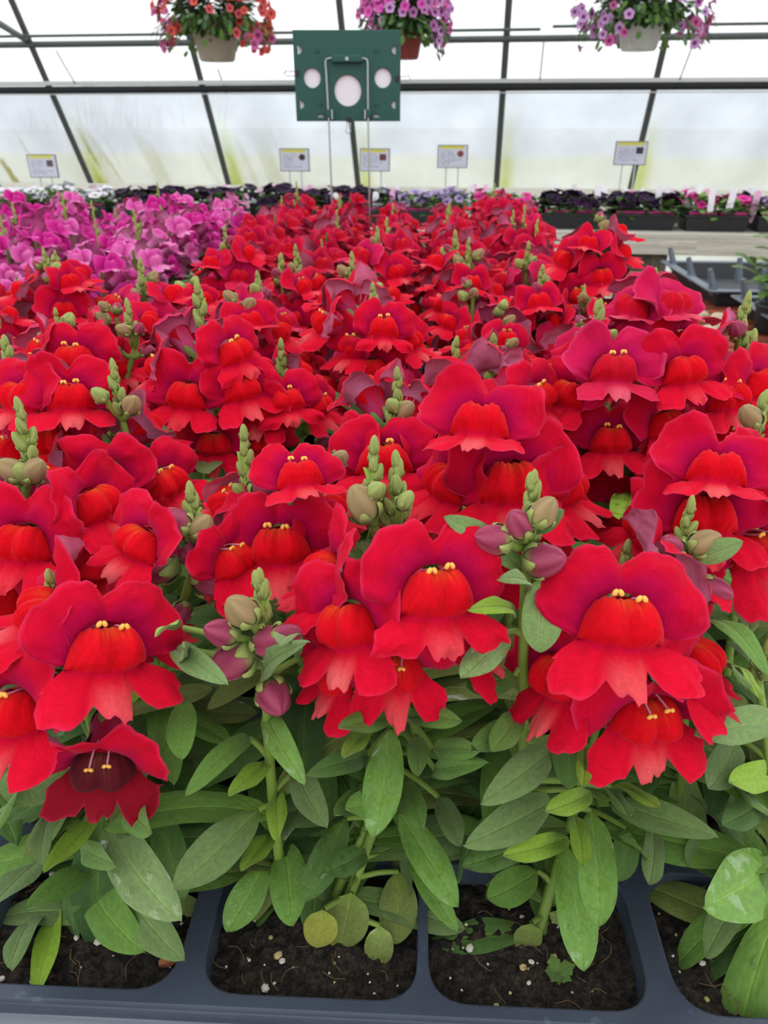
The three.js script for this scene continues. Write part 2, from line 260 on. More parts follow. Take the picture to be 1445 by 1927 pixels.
const lowBud = paint(new THREE.SphereGeometry(0.0036, 6, 5).scale(1, 1.5, 1).translate(0, 0.004, 0), mixc(GREEN.bud, GREEN.bud2, 0.5));
const spikes = [0, 1, 2, 3, 4].map((i) => spikeGeo(i)), spikesLow = [0, 1, 2].map((i) => spikeGeo(i, true));

// leaf: foot at the origin, running along +z, upper side +y; length 1, so the copies are scaled
const LEAFC = { mid: lin(124, 166, 78), dark: lin(98, 134, 70), grey: lin(134, 160, 104), lime: lin(172, 210, 74), olive: lin(140, 152, 84), yellow: lin(172, 172, 78), pale: lin(150, 178, 116), deep: lin(74, 106, 56) };
function leafGeo(wid, arch, c, seed, round = 0, nu = 6, nv = 12) {
  const r = rng(seed * 17 + 5), ph = r() * 6, side = (r() - 0.5) * 0.12;
  const w = (v) => wid / 2 * (round ? Math.pow(Math.sin(Math.PI * Math.pow(v, 0.9)), 0.55) : Math.pow(v, 0.65) * Math.pow(Math.max(0, 1 - v * v), 0.68) / 0.53) + 0.014 * (1 - v);
  const shape = (u, v0) => {
    const v = 1 - Math.pow(1 - v0, 1.45), hw = v > 0.9999 ? 0.001 : Math.max(0.001, w(v)), fold = (0.42 * Math.abs(u) - 0.34 * u * u) * hw, y = -arch * v * v + 0.25 * arch * v, z = v * Math.sqrt(Math.max(0.2, 1 - (arch * v * 0.8) ** 2 * 0.5));
    return [u * hw + side * v * v, y + fold + 0.02 * Math.sin(v * 9 + ph + (u > 0 ? 2 : 0)) * u * u, z];
  };
  return sheet(nu, nv, shape, (u, v, back) => { const k = mixc(c, LEAFC.lime, 0.25 * sst(1 - v, 0.72, 1) + 0.12 * Math.exp(-((u / 0.15) ** 2))); return back ? mixc(k, LEAFC.pale, 0.45) : k; }, 0.006, undefined, true);
}
const tones = Object.keys(LEAFC), leafG = {};
for (const t of tones) leafG[t] = [leafGeo(0.27, 0.12, LEAFC[t], 1), leafGeo(0.3, 0.32, LEAFC[t], 2), leafGeo(0.25, 0.55, LEAFC[t], 3)];
const leafRound = {}; for (const t of ['olive', 'yellow', 'mid']) leafRound[t] = leafGeo(0.72, 0.12, LEAFC[t], 5, 1);
// a leaf from point a to point b, w metres wide, its upper side turned towards `up`
function placeLeaf(parent, a, b, w, tone, k, isWet, round, up) {
  const d = b.clone().sub(a), L = d.length(), z = d.normalize(), x = V(0, 0, 0).crossVectors(up ?? V(0, 0.75, 0.66), z).normalize(), y = V(0, 0, 0).crossVectors(z, x);
  const m = mesh('leaf', round ? leafRound[tone] ?? leafRound.mid : leafG[tone][k % 3], isWet ? M.leafWet : M.leaf, parent), arch = round ? 0.12 : [0.12, 0.32, 0.55][k % 3], drop = arch * 0.75;
  const q = new THREE.Quaternion().setFromRotationMatrix(new THREE.Matrix4().makeBasis(x, y, z)).multiply(new THREE.Quaternion().setFromAxisAngle(V(1, 0, 0), -Math.atan(drop)));
  m.position.copy(a); m.quaternion.copy(q); m.scale.set(w / (round ? 0.72 : [0.27, 0.3, 0.25][k % 3]), L, L / Math.sqrt(1 + 0) * 1.0);
  return m;
}

// ---------------------------------------------------------------- the bench and its plug trays
const BETA = R(2.5), RIM = EYE.y - 0.228, SOIL = RIM - 0.007, PX = 0.0705, PZ = 0.052, F0 = 0.1472, X0 = -0.0293;
const bx = V(Math.cos(BETA), 0, Math.sin(BETA)), bf = V(Math.sin(BETA), 0, -Math.cos(BETA));
const bench = (x, f, y) => bx.clone().multiplyScalar(x).addScaledVector(bf, f).setY(y);
const cellX = (c) => X0 + c * PX, cellF = (r) => F0 + r * PZ;
function onBench(name, label, category, group) { const o = thing(name, V(0, 0, 0), label, category, group); o.rotation.y = -BETA; return o; }   // children: x across, -z away

M.tray = new THREE.MeshPhysicalMaterial({ name: 'tray plastic', color: lin(82, 90, 104), roughness: 0.5, specularIntensity: 0.6, roughnessMap: tex(256, 256, (u, v) => { const k = 150 + 80 * (fbm(u * 8, v * 8, 2) - 0.5) + (fbm(u * 50, v * 50, 6) > 0.7 ? 60 : 0); return [k, k, k]; }, false), map: tex(256, 256, (u, v) => { const k = 205 + 70 * (fbm(u * 7, v * 7, 12) - 0.4) + (fbm(u * 40, v * 40, 14) > 0.72 ? 40 : 0); return [k, k, k + 2]; }) });
M.black = new THREE.MeshStandardMaterial({ name: 'black plastic', color: lin(34, 36, 40), roughness: 0.55 });
M.soil = new THREE.MeshStandardMaterial({ name: 'soil', vertexColors: true, roughness: 1, map: tex(512, 512, (u, v) => { const a = fbm(u * 30, v * 30, 1), b = fbm(u * 90, v * 90, 2), k = 34 + 60 * (a - 0.5) + 70 * (b - 0.5); return [k * 1.12 + 4, k * 0.94 + 2, k * 0.78]; }) });
M.perlite = new THREE.MeshStandardMaterial({ name: 'perlite', vertexColors: true, roughness: 0.9 });
M.wood = new THREE.MeshStandardMaterial({ name: 'weathered wood', color: 0xffffff, roughness: 0.85, map: tex(512, 128, (u, v) => { const g = fbm(u * 5, v * 40, 4), f = fbm(u * 40, v * 90, 5), k = 186 + 70 * (g - 0.5) + 30 * (f - 0.5); return [k, k * 0.97, k * 0.9]; }) });

function cellHole(w, d, r) { const s = new THREE.Path(), a = w / 2, b = d / 2; s.moveTo(-a + r, -b); s.lineTo(a - r, -b); s.quadraticCurveTo(a, -b, a, -b + r); s.lineTo(a, b - r); s.quadraticCurveTo(a, b, a - r, b); s.lineTo(-a + r, b); s.quadraticCurveTo(-a, b, -a, b - r); s.lineTo(-a, -b + r); s.quadraticCurveTo(-a, -b, -a + r, -b); return s; }
const HW = 0.0662, HD = 0.0465, holeRing = cellHole(HW, HD, 0.0135).getPoints(7);
const cellWallG = (() => { // the pocket below a hole
  const lv = [[0, 1], [-0.0015, 0.985], [-0.012, 0.95], [-0.05, 0.8]], n = holeRing.length, pos = [], idx = [];
  for (const [y, s] of lv) for (const p of holeRing) pos.push(p.x * s, y, p.y * s);
  for (let l = 0; l < lv.length - 1; l++) for (let i = 0; i < n - 1; i++) { const a = l * n + i, b = a + 1, c = a + n, d = c + 1; idx.push(a, b, d, a, d, c); }
  const g = new THREE.BufferGeometry(); g.setAttribute('position', new THREE.Float32BufferAttribute(pos, 3)); g.setAttribute('uv', new THREE.Float32BufferAttribute(pos.flatMap((v, i) => i % 3 === 0 ? [v * 8, pos[i + 1] * 8] : []), 2)); g.setIndex(idx); g.computeVertexNormals(); return g;
})();
function soilGeo(seed, n) {
  const g = new THREE.PlaneGeometry(HW * 0.965, HD * 0.965, n, n).rotateX(-Math.PI / 2), p = g.attributes.position, a = HW * 0.4825, b = HD * 0.4825, rr = 0.0105;
  for (let i = 0; i < p.count; i++) { let x = p.getX(i), z = p.getZ(i); const qx = Math.abs(x) - (a - rr), qz = Math.abs(z) - (b - rr); if (qx > 0 && qz > 0) { const L = Math.hypot(qx, qz), m = Math.max(qx, qz); if (L > 1e-9) { x = Math.sign(x) * (a - rr + qx * m / L); z = Math.sign(z) * (b - rr + qz * m / L); } }
    p.setXYZ(i, x, (n > 8 ? 0.0032 * (fbm(x * 260 + seed * 9, z * 260, seed) - 0.5) * 2 + 0.002 * (fbm(x * 900, z * 900, seed + 4) - 0.5) : 0) - 0.0015 + 0.003 * Math.exp(-(x * x + z * z) / 4e-4), z); }
  g.computeVertexNormals(); const uv = g.attributes.uv; for (let i = 0; i < uv.count; i++) uv.setXY(i, uv.getX(i) * 1.1 + seed * 0.37, uv.getY(i) * 0.85 + seed * 0.21);
  return paint(g, (x, y, z) => { const k = 0.75 + 0.5 * fbm(x * 180, z * 180, seed + 8); return new THREE.Color(k, k, k); });
}
const soilFine = [1, 2, 3, 4].map((s) => soilGeo(s, 56)), soilCoarse = soilGeo(9, 2);
function perliteGeo(seed) {
  const r = rng(seed), list = [];
  for (let i = 0; i < 34; i++) { const x = (r() - 0.5) * HW * 0.88, z = (r() - 0.5) * HD * 0.86, s = 0.00035 + 0.0011 * Math.pow(r(), 3), g = new THREE.IcosahedronGeometry(s, 0), k = r(); list.push(paint(strip(g.scale(1, 0.7, 1 + 0.4 * r()).rotateY(r() * 6).translate(x, 0.0012, z)), k < 0.6 ? lin(208, 204, 188) : k < 0.85 ? lin(158, 160, 96) : lin(196, 176, 120))); }
  for (let i = 0; i < 22; i++) { const x = (r() - 0.5) * HW * 0.85, z = (r() - 0.5) * HD * 0.8, a = r() * 6, l = 0.003 + 0.006 * r(); list.push(strip(paint(rod([V(x, 0.0012, z), V(x + l * 0.5 * Math.cos(a), 0.0022, z + l * 0.5 * Math.sin(a)), V(x + l * Math.cos(a + 0.4), 0.0014, z + l * Math.sin(a + 0.4))], 0.00014, 4, 5), lin(112, 88, 58)))); }
  return merge(list);
}
const perG = [1, 2, 3].map(perliteGeo);
function plugTray(c0, c1, r0, r1, label, full, dx = 0, df = 0) { // one vacuum-formed insert with its cells
  const t = onBench('plug_tray', label, 'tray', 'plug trays of snapdragons'); t.position.copy(bench(dx, df, 0));
  const x0 = cellX(c0) - PX / 2 - 0.006, x1 = cellX(c1) + PX / 2 + 0.006, f0 = cellF(r0) - 0.0264, f1 = cellF(r1) + 0.0285;
  const s = new THREE.Shape(); s.moveTo(x0, -f0); s.lineTo(x1, -f0); s.lineTo(x1, -f1); s.lineTo(x0, -f1);
  const pts = (x, z) => new THREE.Path(holeRing.map((p) => new THREE.Vector2(x + p.x, z + p.y)));
  const off = (c) => ((c % 2) + 2) % 2 === 0 ? 0.0012 : -0.0012;      // cells sit in pairs, with a wider rib between pairs
  for (let c = c0; c <= c1; c++) for (let r = r0; r <= r1; r++) s.holes.push(pts(cellX(c) + off(c), -cellF(r)));
  const g = new THREE.ExtrudeGeometry(s, { depth: 0.0008, bevelEnabled: true, bevelThickness: 0.0007, bevelSize: 0.0007, bevelSegments: 2, curveSegments: 6 }).rotateX(Math.PI / 2); // shape y -> z
  const p = g.attributes.position; g.computeVertexNormals();
  const uv = g.attributes.uv; for (let i = 0; i < uv.count; i++) uv.setXY(i, p.getX(i) * 6, p.getZ(i) * 6);
  mesh('top_sheet', g.translate(0, RIM, 0), M.tray, t);
  const sk = [];
  for (const [w, d, x, z] of [[x1 - x0, 0.002, (x0 + x1) / 2, -f0], [x1 - x0, 0.002, (x0 + x1) / 2, -f1], [0.002, f1 - f0, x0, -(f0 + f1) / 2], [0.002, f1 - f0, x1, -(f0 + f1) / 2]]) sk.push(box(w, 0.02, d, x, RIM - 0.0112, z, 0.0008));
  mesh('skirt', merge(sk), M.tray, t);
  for (let c = c0; c <= c1; c++) for (let r = r0; r <= r1; r++) {
    const near = full && r < 2;
    if (r < 5) mesh('cell', cellWallG, M.tray, t).position.set(cellX(c) + off(c), RIM - 0.0012, -cellF(r));
    const so = mesh('soil', near ? soilFine[(c + r + 40) % 4] : soilCoarse, M.soil, t); so.position.set(cellX(c) + off(c), SOIL, -cellF(r)); tag(so, null, null, null, 'stuff');
    if (near) { const pe = mesh('perlite', perG[(c + 2 * r + 30) % 3], M.perlite, so); tag(pe, 'pale grains and bark fibres in the potting soil', null, null, 'stuff'); if (c % 2) pe.rotation.y = Math.PI; }
  }
  return t;
}
plugTray(-2, 3, 0, 8, 'blue-grey plastic plug tray whose front edge and soil cells show below the red snapdragons', true);
plugTray(-2, 3, 9, 18, 'plug tray under the farther red snapdragons, ahead of the green sign', false, 0, 0.014);
plugTray(-8, -3, 0, 8, 'plug tray under the red snapdragons at the left edge, before the magenta ones', false, -0.02);
plugTray(-9, -3, 9, 18, 'plug tray under the magenta and pink snapdragons', false, -0.02, 0.014);
{ // carrying flats with a rolled lip under the inserts
  for (const [a, b, r0, r1, lab] of [[-2, 3, 0, 8, 'dark carrying flat with a pale worn lip along the bottom edge of the photo'], [-2, 3, 9, 18, 'dark carrying flat under the farther red snapdragons'], [-8, -3, 0, 8, 'dark carrying flat under the left red snapdragons'], [-9, -3, 9, 18, 'dark carrying flat under the magenta snapdragons']]) {
    const t = onBench('carrying_flat', lab, 'flat', 'carrying flats on the bench'); t.position.copy(bench(a < -2 ? -0.02 : 0, r0 ? 0.014 : 0, 0)); const x0 = cellX(a) - PX / 2 - 0.009, x1 = cellX(b) + PX / 2 + 0.009, f0 = cellF(r0) - 0.0292, f1 = cellF(r1) + 0.0295, w = x1 - x0, d = f1 - f0, cx = (x0 + x1) / 2, cz = -(f0 + f1) / 2;
    mesh('base', box(w, 0.003, d, cx, RIM - 0.0585, cz, 0.001), M.black, t);
    const lip = [], wall = [], Y1 = RIM - 0.0075;
    for (const [ww, dd, x, z] of [[w, 0.002, cx, -f0], [w, 0.002, cx, -f1], [0.002, d, x0, cz], [0.002, d, x1, cz]]) { wall.push(box(ww, 0.05, dd, x, RIM - 0.034, z, 0.0008)); lip.push(box(ww + 0.006, 0.0026, dd + 0.006, x, Y1, z, 0.0012)); }
    mesh('wall', merge(wall), M.tray, t); mesh('lip', merge(lip), M.lip ??= new THREE.MeshPhysicalMaterial({ name: 'worn lip', color: lin(150, 154, 162), roughness: 0.4, map: M.tray.map }), t);
  }
}

// ---------------------------------------------------------------- snapdragon plants
const leafUp = V(0, 0.75, 0.66);
function stemCurve(b, t) { const m = b.clone().lerp(t, 0.45); m.x = lerp(b.x, t.x, 0.3); m.z = lerp(b.z, t.z, 0.3); return new THREE.CatmullRomCurve3([b, m, t]); }
function sprigs(parent, base, curve, n, r, lo, hi, skipFront, tonesIn, wetShare = 0.1) { // leaves in a spiral up a stem
  for (let i = 0; i < n; i++) {
    const t = lerp(lo, hi, (i + r() * 0.6) / n), a = i * 2.4 + r() * 0.9, s = curve.getPointAt(clamp(t, 0, 1)).sub(base), c = Math.cos(a), d = Math.sin(a);
    const hang = skipFront && d > 0.15; if (hang && (t > 0.5 || r() < 0.45)) continue;
    const L = lerp(0.047, 0.03, sst(t, 0.3, 0.95)) * (0.75 + 0.45 * r()), rise = lerp(-0.35, 0.5, t) + (r() - 0.5) * 0.5;
    const dir = hang ? V(c * 0.8, -0.75 - 0.5 * r(), d * 0.55).normalize() : V(c, rise, d).normalize();
    let tn = tonesIn[r() * tonesIn.length | 0]; if (tn === 'lime' && t < 0.5) tn = 'deep';
    placeLeaf(parent, s, s.clone().addScaledVector(dir, L), L * (0.24 + 0.08 * r()), tn, r() * 3 | 0, r() < wetShare, false, V(-c * 0.5, 1, -d * 0.5));
  }
}
const TN = ['mid', 'mid', 'dark', 'grey', 'dark', 'lime', 'olive'];
function heroPlant(h) {
  const b = h.cell ? bench(cellX(h.cell[0]), cellF(h.cell[1]), SOIL) : px(h.base[0], h.base[1], h.baseF); if (!h.cell) b.y = SOIL;
  const plant = thing('snapdragon', b, h.label, 'snapdragon', h.group ?? 'red snapdragons in bloom'), r = rng(h.seed ?? (used.snapdragon + 1) * 97);
  const rel = (p) => p.clone().sub(b), curves = [];
  h.shoots.forEach((s, si) => {
    const F = s.F ?? h.F, tip = px(s.tip[0], s.tip[1], F), sc = s.sc ?? 1, foot = s.foot ? px(s.foot[0], s.foot[1], s.footF ?? h.F).setY(SOIL - 0.004) : b.clone().add(V((si % 2 ? 1 : -1) * 0.005 * si, -0.004, 0.004 * si));
    const top = tip.clone().add(V(0, -0.021 * sc, 0)), cv = s.via ? new THREE.CatmullRomCurve3([foot, px(s.via[0], s.via[1], F), top]) : stemCurve(foot, top);
    curves.push(cv); mesh('stem', tube(cv.getPoints(8).map(rel), 0.0018, 0.0013, 20, 8), M.stem, plant);
    const sp = mesh('bud_spike', spikes[(si + used.snapdragon) % 5], M.tissue, plant); sp.position.copy(rel(top)); sp.scale.setScalar(sc); sp.rotation.y = r() * 6;
    for (const [x, y, size, kind, dx, dy, dz = 0.5] of s.buds ?? []) {
      const c = px(x, y, F - 0.006), d = V(dx, dy, dz).normalize(), p = c.clone().addScaledVector(d, -0.005 * size);
      addBud(plant, rel(p), d, size, kind, (x + y) % 7);
      const y0 = clamp(1 - (top.y - (p.y - 0.004)) / (top.y - foot.y), 0.05, 1), q = cv.getPointAt(y0);
      mesh('pedicel', tube([rel(q), rel(q.clone().lerp(p, 0.6)).add(V(0, -0.001, 0)), rel(p)], 0.0013, 0.0011, 5, 6), M.stem, plant);
    }
    sprigs(plant, b, cv, Math.round(1.35 * (s.leaves ?? h.leaves ?? 20)), r, 0.03, s.hi ?? 0.72, h.skip ?? 0, h.tones ?? TN);
    if (si === 0) h.fl.forEach(([x, y, yaw, pitch, roll, fs, crim, dead], i) => {
      const m = px(x, y, h.F - 0.022 * Math.cos(R(yaw)) + (h.dF ?? 0)), q = euler(yaw, pitch, roll), fi = h.v?.[i] ?? (i * 3 + x + 700) % 7;
      heroFlower(plant, rel(m), yaw, pitch, roll, fs, fi, crim, dead);
      const e = m.clone().add(V(0, -0.0036, -0.02).multiplyScalar(fs).applyQuaternion(q)), t = clamp(1 - (top.y - (e.y - 0.004)) / (top.y - foot.y), 0.05, 1), a = cv.getPointAt(t);
      mesh('pedicel', tube([rel(a), rel(a.clone().lerp(e, 0.5)).add(V(0, -0.001, 0)), rel(e)], 0.0014, 0.0016, 5, 6), M.stem, plant);
    });
  });
  for (let [x0, y0, x1, y1, w, tone, k = 0, isWet = 0, round = 0, out = 0.03, back = 0] of h.hand ?? []) { // the leaves that stand out in the photograph
    if (!round) w *= 0.9; const Fa = h.F - 0.006 + back, Fb = Fa - out, a = px(x0, y0, Fa), c = px(x1, y1, Fb);
    placeLeaf(plant, rel(a), rel(c), pxSize(w, (y0 + y1) / 2, Fa - out / 2), tone, k, isWet, round);
    { let q = null, best = 0.03; for (const cv of curves) for (let k = 0; k <= 24; k++) { const e = cv.getPointAt(k / 24), d = e.distanceTo(a) + Math.max(0, e.y - a.y) * 0.7; if (d < best) { best = d; q = e; } } if (q && best > 0.003) mesh('petiole', tube([rel(q), rel(q.clone().lerp(a, 0.55)).add(V(0, 0.001, 0)), rel(a)], 0.0011, 0.0009, 4, 5), M.stem, plant); }
  }
  return plant;
}
const brown = (() => { const g = lowerLip(3, { ...RED, pal: lin(96, 22, 36), lobe: lin(150, 14, 36), mid: lin(150, 20, 40), spot: lin(196, 140, 80), upDeep: lin(60, 10, 24) }, 36, 24); return g; })();
const taken = new Set();
const HEROES = [
  { label: 'red snapdragon at the lower left with a withered brown bloom under its head', cell: [-1, 0], F: 0.168, skip: 0.85, leaves: 30, v: [0, 2, 2, 4, 5],
    shoots: [{ tip: [94, 1082], via: [200, 1500], F: 0.172 }],
    fl: [[203, 1215, 38, 14, -14, 1.08], [16, 1335, -14, 10, 10, 1.1], [190, 1440, 4, -22, -4, 0.95, 0, brown], [85, 1150, -75, 25, 0, 1], [270, 1180, 110, 20, 0, 0.9]],
    hand: [[205, 1545, 327, 1738, 100, 'grey', 1, 1, 0, 0.04], [220, 1640, 336, 1812, 78, 'grey', 1, 0, 0, 0.034], [190, 1530, 88, 1644, 48, 'lime', 0, 0, 0, 0.03], [182, 1625, 55, 1716, 58, 'mid', 0], [165, 1655, 262, 1798, 84, 'mid', 1, 0, 0, 0.03], [110, 1690, 74, 1880, 52, 'lime', 0, 0, 0, 0.035], [85, 1710, 15, 1824, 62, 'grey', 1], [85, 1612, -10, 1710, 80, 'grey', 0], [115, 1510, 72, 1625, 52, 'grey', 1], [150, 1590, 222, 1622, 46, 'mid', 0], [188, 1715, 104, 1802, 52, 'dark', 0, 0, 0, 0.02], [345, 1680, 352, 1788, 66, 'olive', 0, 1, 1, 0.012], [197, 1775, 165, 1828, 42, 'olive', 0, 0, 1, 0.01], [130, 1450, 0, 1500, 92, 'pale', 0, 0, 0, 0.01, -0.002], [60, 1500, -10, 1562, 80, 'mid', 1], [300, 1510, 340, 1690, 70, 'dark', 1, 0, 0, 0.02], [235, 1510, 290, 1560, 60, 'mid', 0], [350, 1320, 335, 1428, 62, 'mid', 1, 0, 0, 0.02], [370, 1250, 350, 1215, 40, 'mid', 0]] },
  { label: 'front red snapdragon, centre, with a side shoot of pink buds to its left', cell: [0, 0], F: 0.17, skip: 0.7, leaves: 34, v: [1, 3, 5, 0, 4, 2],
    shoots: [{ tip: [703, 842], via: [742, 1400], F: 0.182, buds: [[680, 945, 1.15, 1, -0.35, 0.9, 0.1], [708, 922, 0.65, 0, 0.5, 0.7]] }, { tip: [746, 866], via: [750, 1390], F: 0.182, leaves: 16, buds: [[764, 940, 0.6, 0, 0.5, 0.8, 0]] },
      { tip: [487, 1082], foot: [525, 1600], footF: 0.158, via: [508, 1440], F: 0.158, leaves: 8, sc: 0.95, hi: 0.5, buds: [[434, 1246, 1.3, 2, -0.9, -0.15, 0.6], [512, 1210, 1.15, 2, 0.5, 0.35, 0.6], [517, 1314, 1.15, 2, 0.35, -0.1, 0.8], [415, 1190, 0.95, 2, -0.7, 0.5, 0.3], [452, 1148, 1.0, 1, -0.45, 0.8, 0.2], [540, 1195, 0.85, 2, 0.9, 0.4, 0.1]] }],
    fl: [[822, 1110, 16, 16, -6, 1.06], [652, 1172, -30, 10, 20, 0.98], [618, 1078, -80, 12, 0, 0.92], [745, 1258, -4, -22, 0, 0.85], [625, 1262, -55, -18, 0, 0.8], [888, 1190, 75, -6, 0, 0.9]],
    hand: [[485, 1525, 335, 1682, 86, 'grey', 0, 0, 0, 0.03, -0.01], [517, 1565, 458, 1642, 42, 'lime', 0], [535, 1583, 560, 1740, 78, 'mid', 0, 1, 0, 0.03], [500, 1625, 433, 1758, 68, 'mid', 0, 1, 0, 0.02], [522, 1485, 528, 1582, 42, 'lime', 0], [565, 1520, 540, 1582, 36, 'grey', 0], [560, 1450, 606, 1558, 62, 'grey', 1], [470, 1390, 357, 1488, 48, 'mid', 2], [505, 1345, 568, 1466, 52, 'mid', 2, 1], [510, 1430, 435, 1502, 44, 'lime', 0], [735, 1372, 712, 1577, 78, 'mid', 0, 1, 0, 0.03], [745, 1345, 638, 1376, 48, 'mid', 0], [765, 1350, 872, 1352, 44, 'mid', 0], [782, 1385, 792, 1462, 42, 'mid', 0], [760, 1470, 802, 1562, 46, 'mid', 0], [750, 1530, 869, 1702, 68, 'mid', 0, 1, 0, 0.035], [650, 1540, 580, 1702, 64, 'dark', 0, 1], [825, 1500, 873, 1592, 48, 'grey', 0], [775, 1610, 853, 1752, 48, 'mid', 1, 1], [748, 1640, 755, 1777, 78, 'olive', 0, 0, 0, 0.02], [662, 1680, 642, 1788, 84, 'olive', 0, 0, 1, 0.008, -0.012], [608, 1712, 600, 1784, 64, 'yellow', 0, 0, 1, 0.004, -0.02], [715, 1742, 712, 1824, 54, 'olive', 0, 1, 1, 0.005, -0.018], [815, 1412, 906, 1406, 44, 'mid', 0], [820, 1450, 912, 1442, 48, 'mid', 1], [690, 1425, 580, 1450, 50, 'dark', 1], [690, 1490, 632, 1540, 46, 'mid', 0], [560, 1240, 520, 1210, 50, 'pale', 1], [690, 1600, 610, 1650, 50, 'dark', 0, 1], [740, 1500, 650, 1530, 60, 'mid', 0, 1], [690, 1375, 650, 1430, 40, 'lime', 0], [500, 1280, 575, 1215, 50, 'grey', 1], [330, 1220, 420, 1290, 52, 'pale', 1], [340, 1180, 300, 1195, 40, 'lime', 0]] },
  { label: 'front red snapdragon, right, one big bloom facing out over three hanging ones', cell: [1, 0], F: 0.17, skip: 0.75, leaves: 34, v: [0, 4, 2, 5, 3],
    shoots: [{ tip: [1180, 1030], via: [1110, 1420], F: 0.19, leaves: 26 }, { tip: [1004, 897], via: [985, 1200], foot: [1000, 1560], footF: 0.172, F: 0.164, leaves: 6, hi: 0.45, sc: 0.85, buds: [[975, 984, 0.88, 2, -0.45, 0.85, 0.3], [1027, 1053, 1.12, 2, 0.7, 0.35, 0.5], [925, 1014, 1.0, 2, -0.9, 0.3, 0.2], [1024, 962, 0.85, 1, 0.5, 0.85, 0]] }],
    fl: [[1172, 1165, 0, 22, 0, 1.12], [1052, 1270, -55, -2, 12, 1.0], [1222, 1345, 8, -16, -5, 1.04], [1306, 1240, 58, 2, -10, 1.05], [1262, 1060, 110, 20, 0, 0.95]],
    hand: [[1070, 1575, 946, 1617, 48, 'lime', 0, 0, 0, 0.03], [1113, 1490, 1027, 1533, 46, 'lime', 0], [1112, 1525, 1136, 1748, 80, 'mid', 0, 1, 0, 0.04], [1062, 1590, 1108, 1828, 80, 'mid', 0, 1, 0, 0.035], [1078, 1530, 1102, 1632, 46, 'lime', 0], [1035, 1508, 876, 1580, 78, 'grey', 1], [1003, 1580, 870, 1638, 56, 'dark', 0, 1], [1012, 1640, 920, 1700, 70, 'mid', 0, 0, 0, 0.015], [1150, 1512, 1342, 1580, 64, 'grey', 1], [1165, 1580, 1222, 1622, 46, 'mid', 0, 1], [1228, 1555, 1226, 1670, 52, 'grey', 0], [1340, 1565, 1300, 1637, 62, 'grey', 0, 0, 0, 0.015], [1028, 1718, 1092, 1818, 90, 'olive', 0, 1, 1, 0.012, -0.008], [1000, 1738, 986, 1792, 52, 'olive', 0, 0, 1, 0.003, -0.016], [1045, 1405, 906, 1502, 72, 'grey', 1], [1070, 1370, 1062, 1482, 66, 'dark', 1, 0, 0, 0.015], [1095, 1390, 1100, 1485, 36, 'lime', 0], [1150, 1478, 1246, 1520, 36, 'lime', 0], [1018, 1085, 1026, 1228, 84, 'pale', 0, 0, 0, 0.012, -0.006], [985, 1075, 842, 968, 56, 'pale', 1, 0, 0, 0.005], [1005, 1000, 1062, 965, 42, 'pale', 1, 0, 0, 0.004], [965, 1160, 885, 1142, 40, 'lime', 1], [955, 1190, 872, 1282, 62, 'pale', 0, 1], [985, 1120, 940, 1085, 36, 'pale', 1], [970, 1270, 880, 1300, 60, 'dark', 0, 0, 0, 0.01], [1130, 1480, 1190, 1540, 44, 'mid', 0], [975, 1340, 930, 1420, 56, 'mid', 0], [1180, 1560, 1170, 1660, 60, 'dark', 0, 0, 0, 0.01], [960, 1360, 890, 1420, 50, 'mid', 0]] },
  { label: 'leafy snapdragon at the lower right edge with a thin upright shoot of pink buds', cell: [2, 0], F: 0.178, skip: 0.6, leaves: 30,
    shoots: [{ tip: [1302, 943], via: [1290, 1250], foot: [1300, 1500], footF: 0.185, F: 0.18, leaves: 14, hi: 0.55, sc: 0.8, buds: [[1262, 1028, 0.85, 2, -0.6, 0.7, 0.3], [1328, 1022, 0.95, 1, 0.6, 0.7, 0.3], [1344, 1112, 1.05, 2, 0.7, 0.1, 0.6]] }, { tip: [1460, 1180], F: 0.175, leaves: 24 }], fl: [],
    hand: [[1310, 1055, 1398, 1024, 46, 'pale', 1, 0, 0, 0.005], [1452, 1632, 1328, 1712, 116, 'lime', 0, 1, 1, 0.02, -0.02], [1470, 1345, 1308, 1392, 70, 'pale', 0], [1330, 1168, 1440, 1262, 50, 'mid', 2], [1385, 1390, 1338, 1492, 70, 'grey', 0], [1460, 1450, 1372, 1480, 60, 'lime', 0], [1360, 1250, 1410, 1300, 36, 'mid', 0], [1380, 1250, 1435, 1320, 34, 'lime', 0], [1440, 1790, 1416, 1818, 44, 'lime', 0, 0, 1, 0.01, -0.03], [1370, 1480, 1450, 1540, 60, 'mid', 0], [1440, 1500, 1360, 1560, 60, 'dark', 0]] },
  { label: 'red snapdragon at the left edge, its hairy green tip before a wall of petals', cell: [-2, 1], F: 0.217, shoots: [{ tip: [35, 762], F: 0.222, buds: [[20, 884, 1.0, 1, -0.6, 0.6, 0.2], [66, 884, 1.0, 1, 0.6, 0.6, 0.2], [42, 890, 0.9, 0, 0, 0.7, 0.6]] }],
    fl: [[40, 1018, -6, 14, 0, 1.05], [182, 945, 72, 14, 0, 0.95], [196, 1052, 50, -12, 0, 0.92], [5, 1120, -34, -8, 0, 0.95], [110, 1090, 20, -30, 0, 0.85], [90, 905, 150, 25, 0, 0.9], [-30, 960, -90, 20, 0, 0.9]] },
  { label: 'snapdragon with half-open pink buds below a green tip, between two red heads', cell: [-1, 1], F: 0.198, shoots: [{ tip: [358, 918], F: 0.192, hi: 0.6, buds: [[330, 980, 1.0, 2, -0.55, 0.7, 0.3], [362, 1044, 1.0, 2, 0.1, 0.3, 0.9], [288, 1062, 1.55, 2, -0.95, -0.1, 0.4], [404, 1094, 1.4, 2, 0.75, -0.1, 0.6], [340, 1156, 0.8, 2, -0.2, -0.1, 0.9], [380, 990, 0.85, 1, 0.6, 0.7, 0]] }],
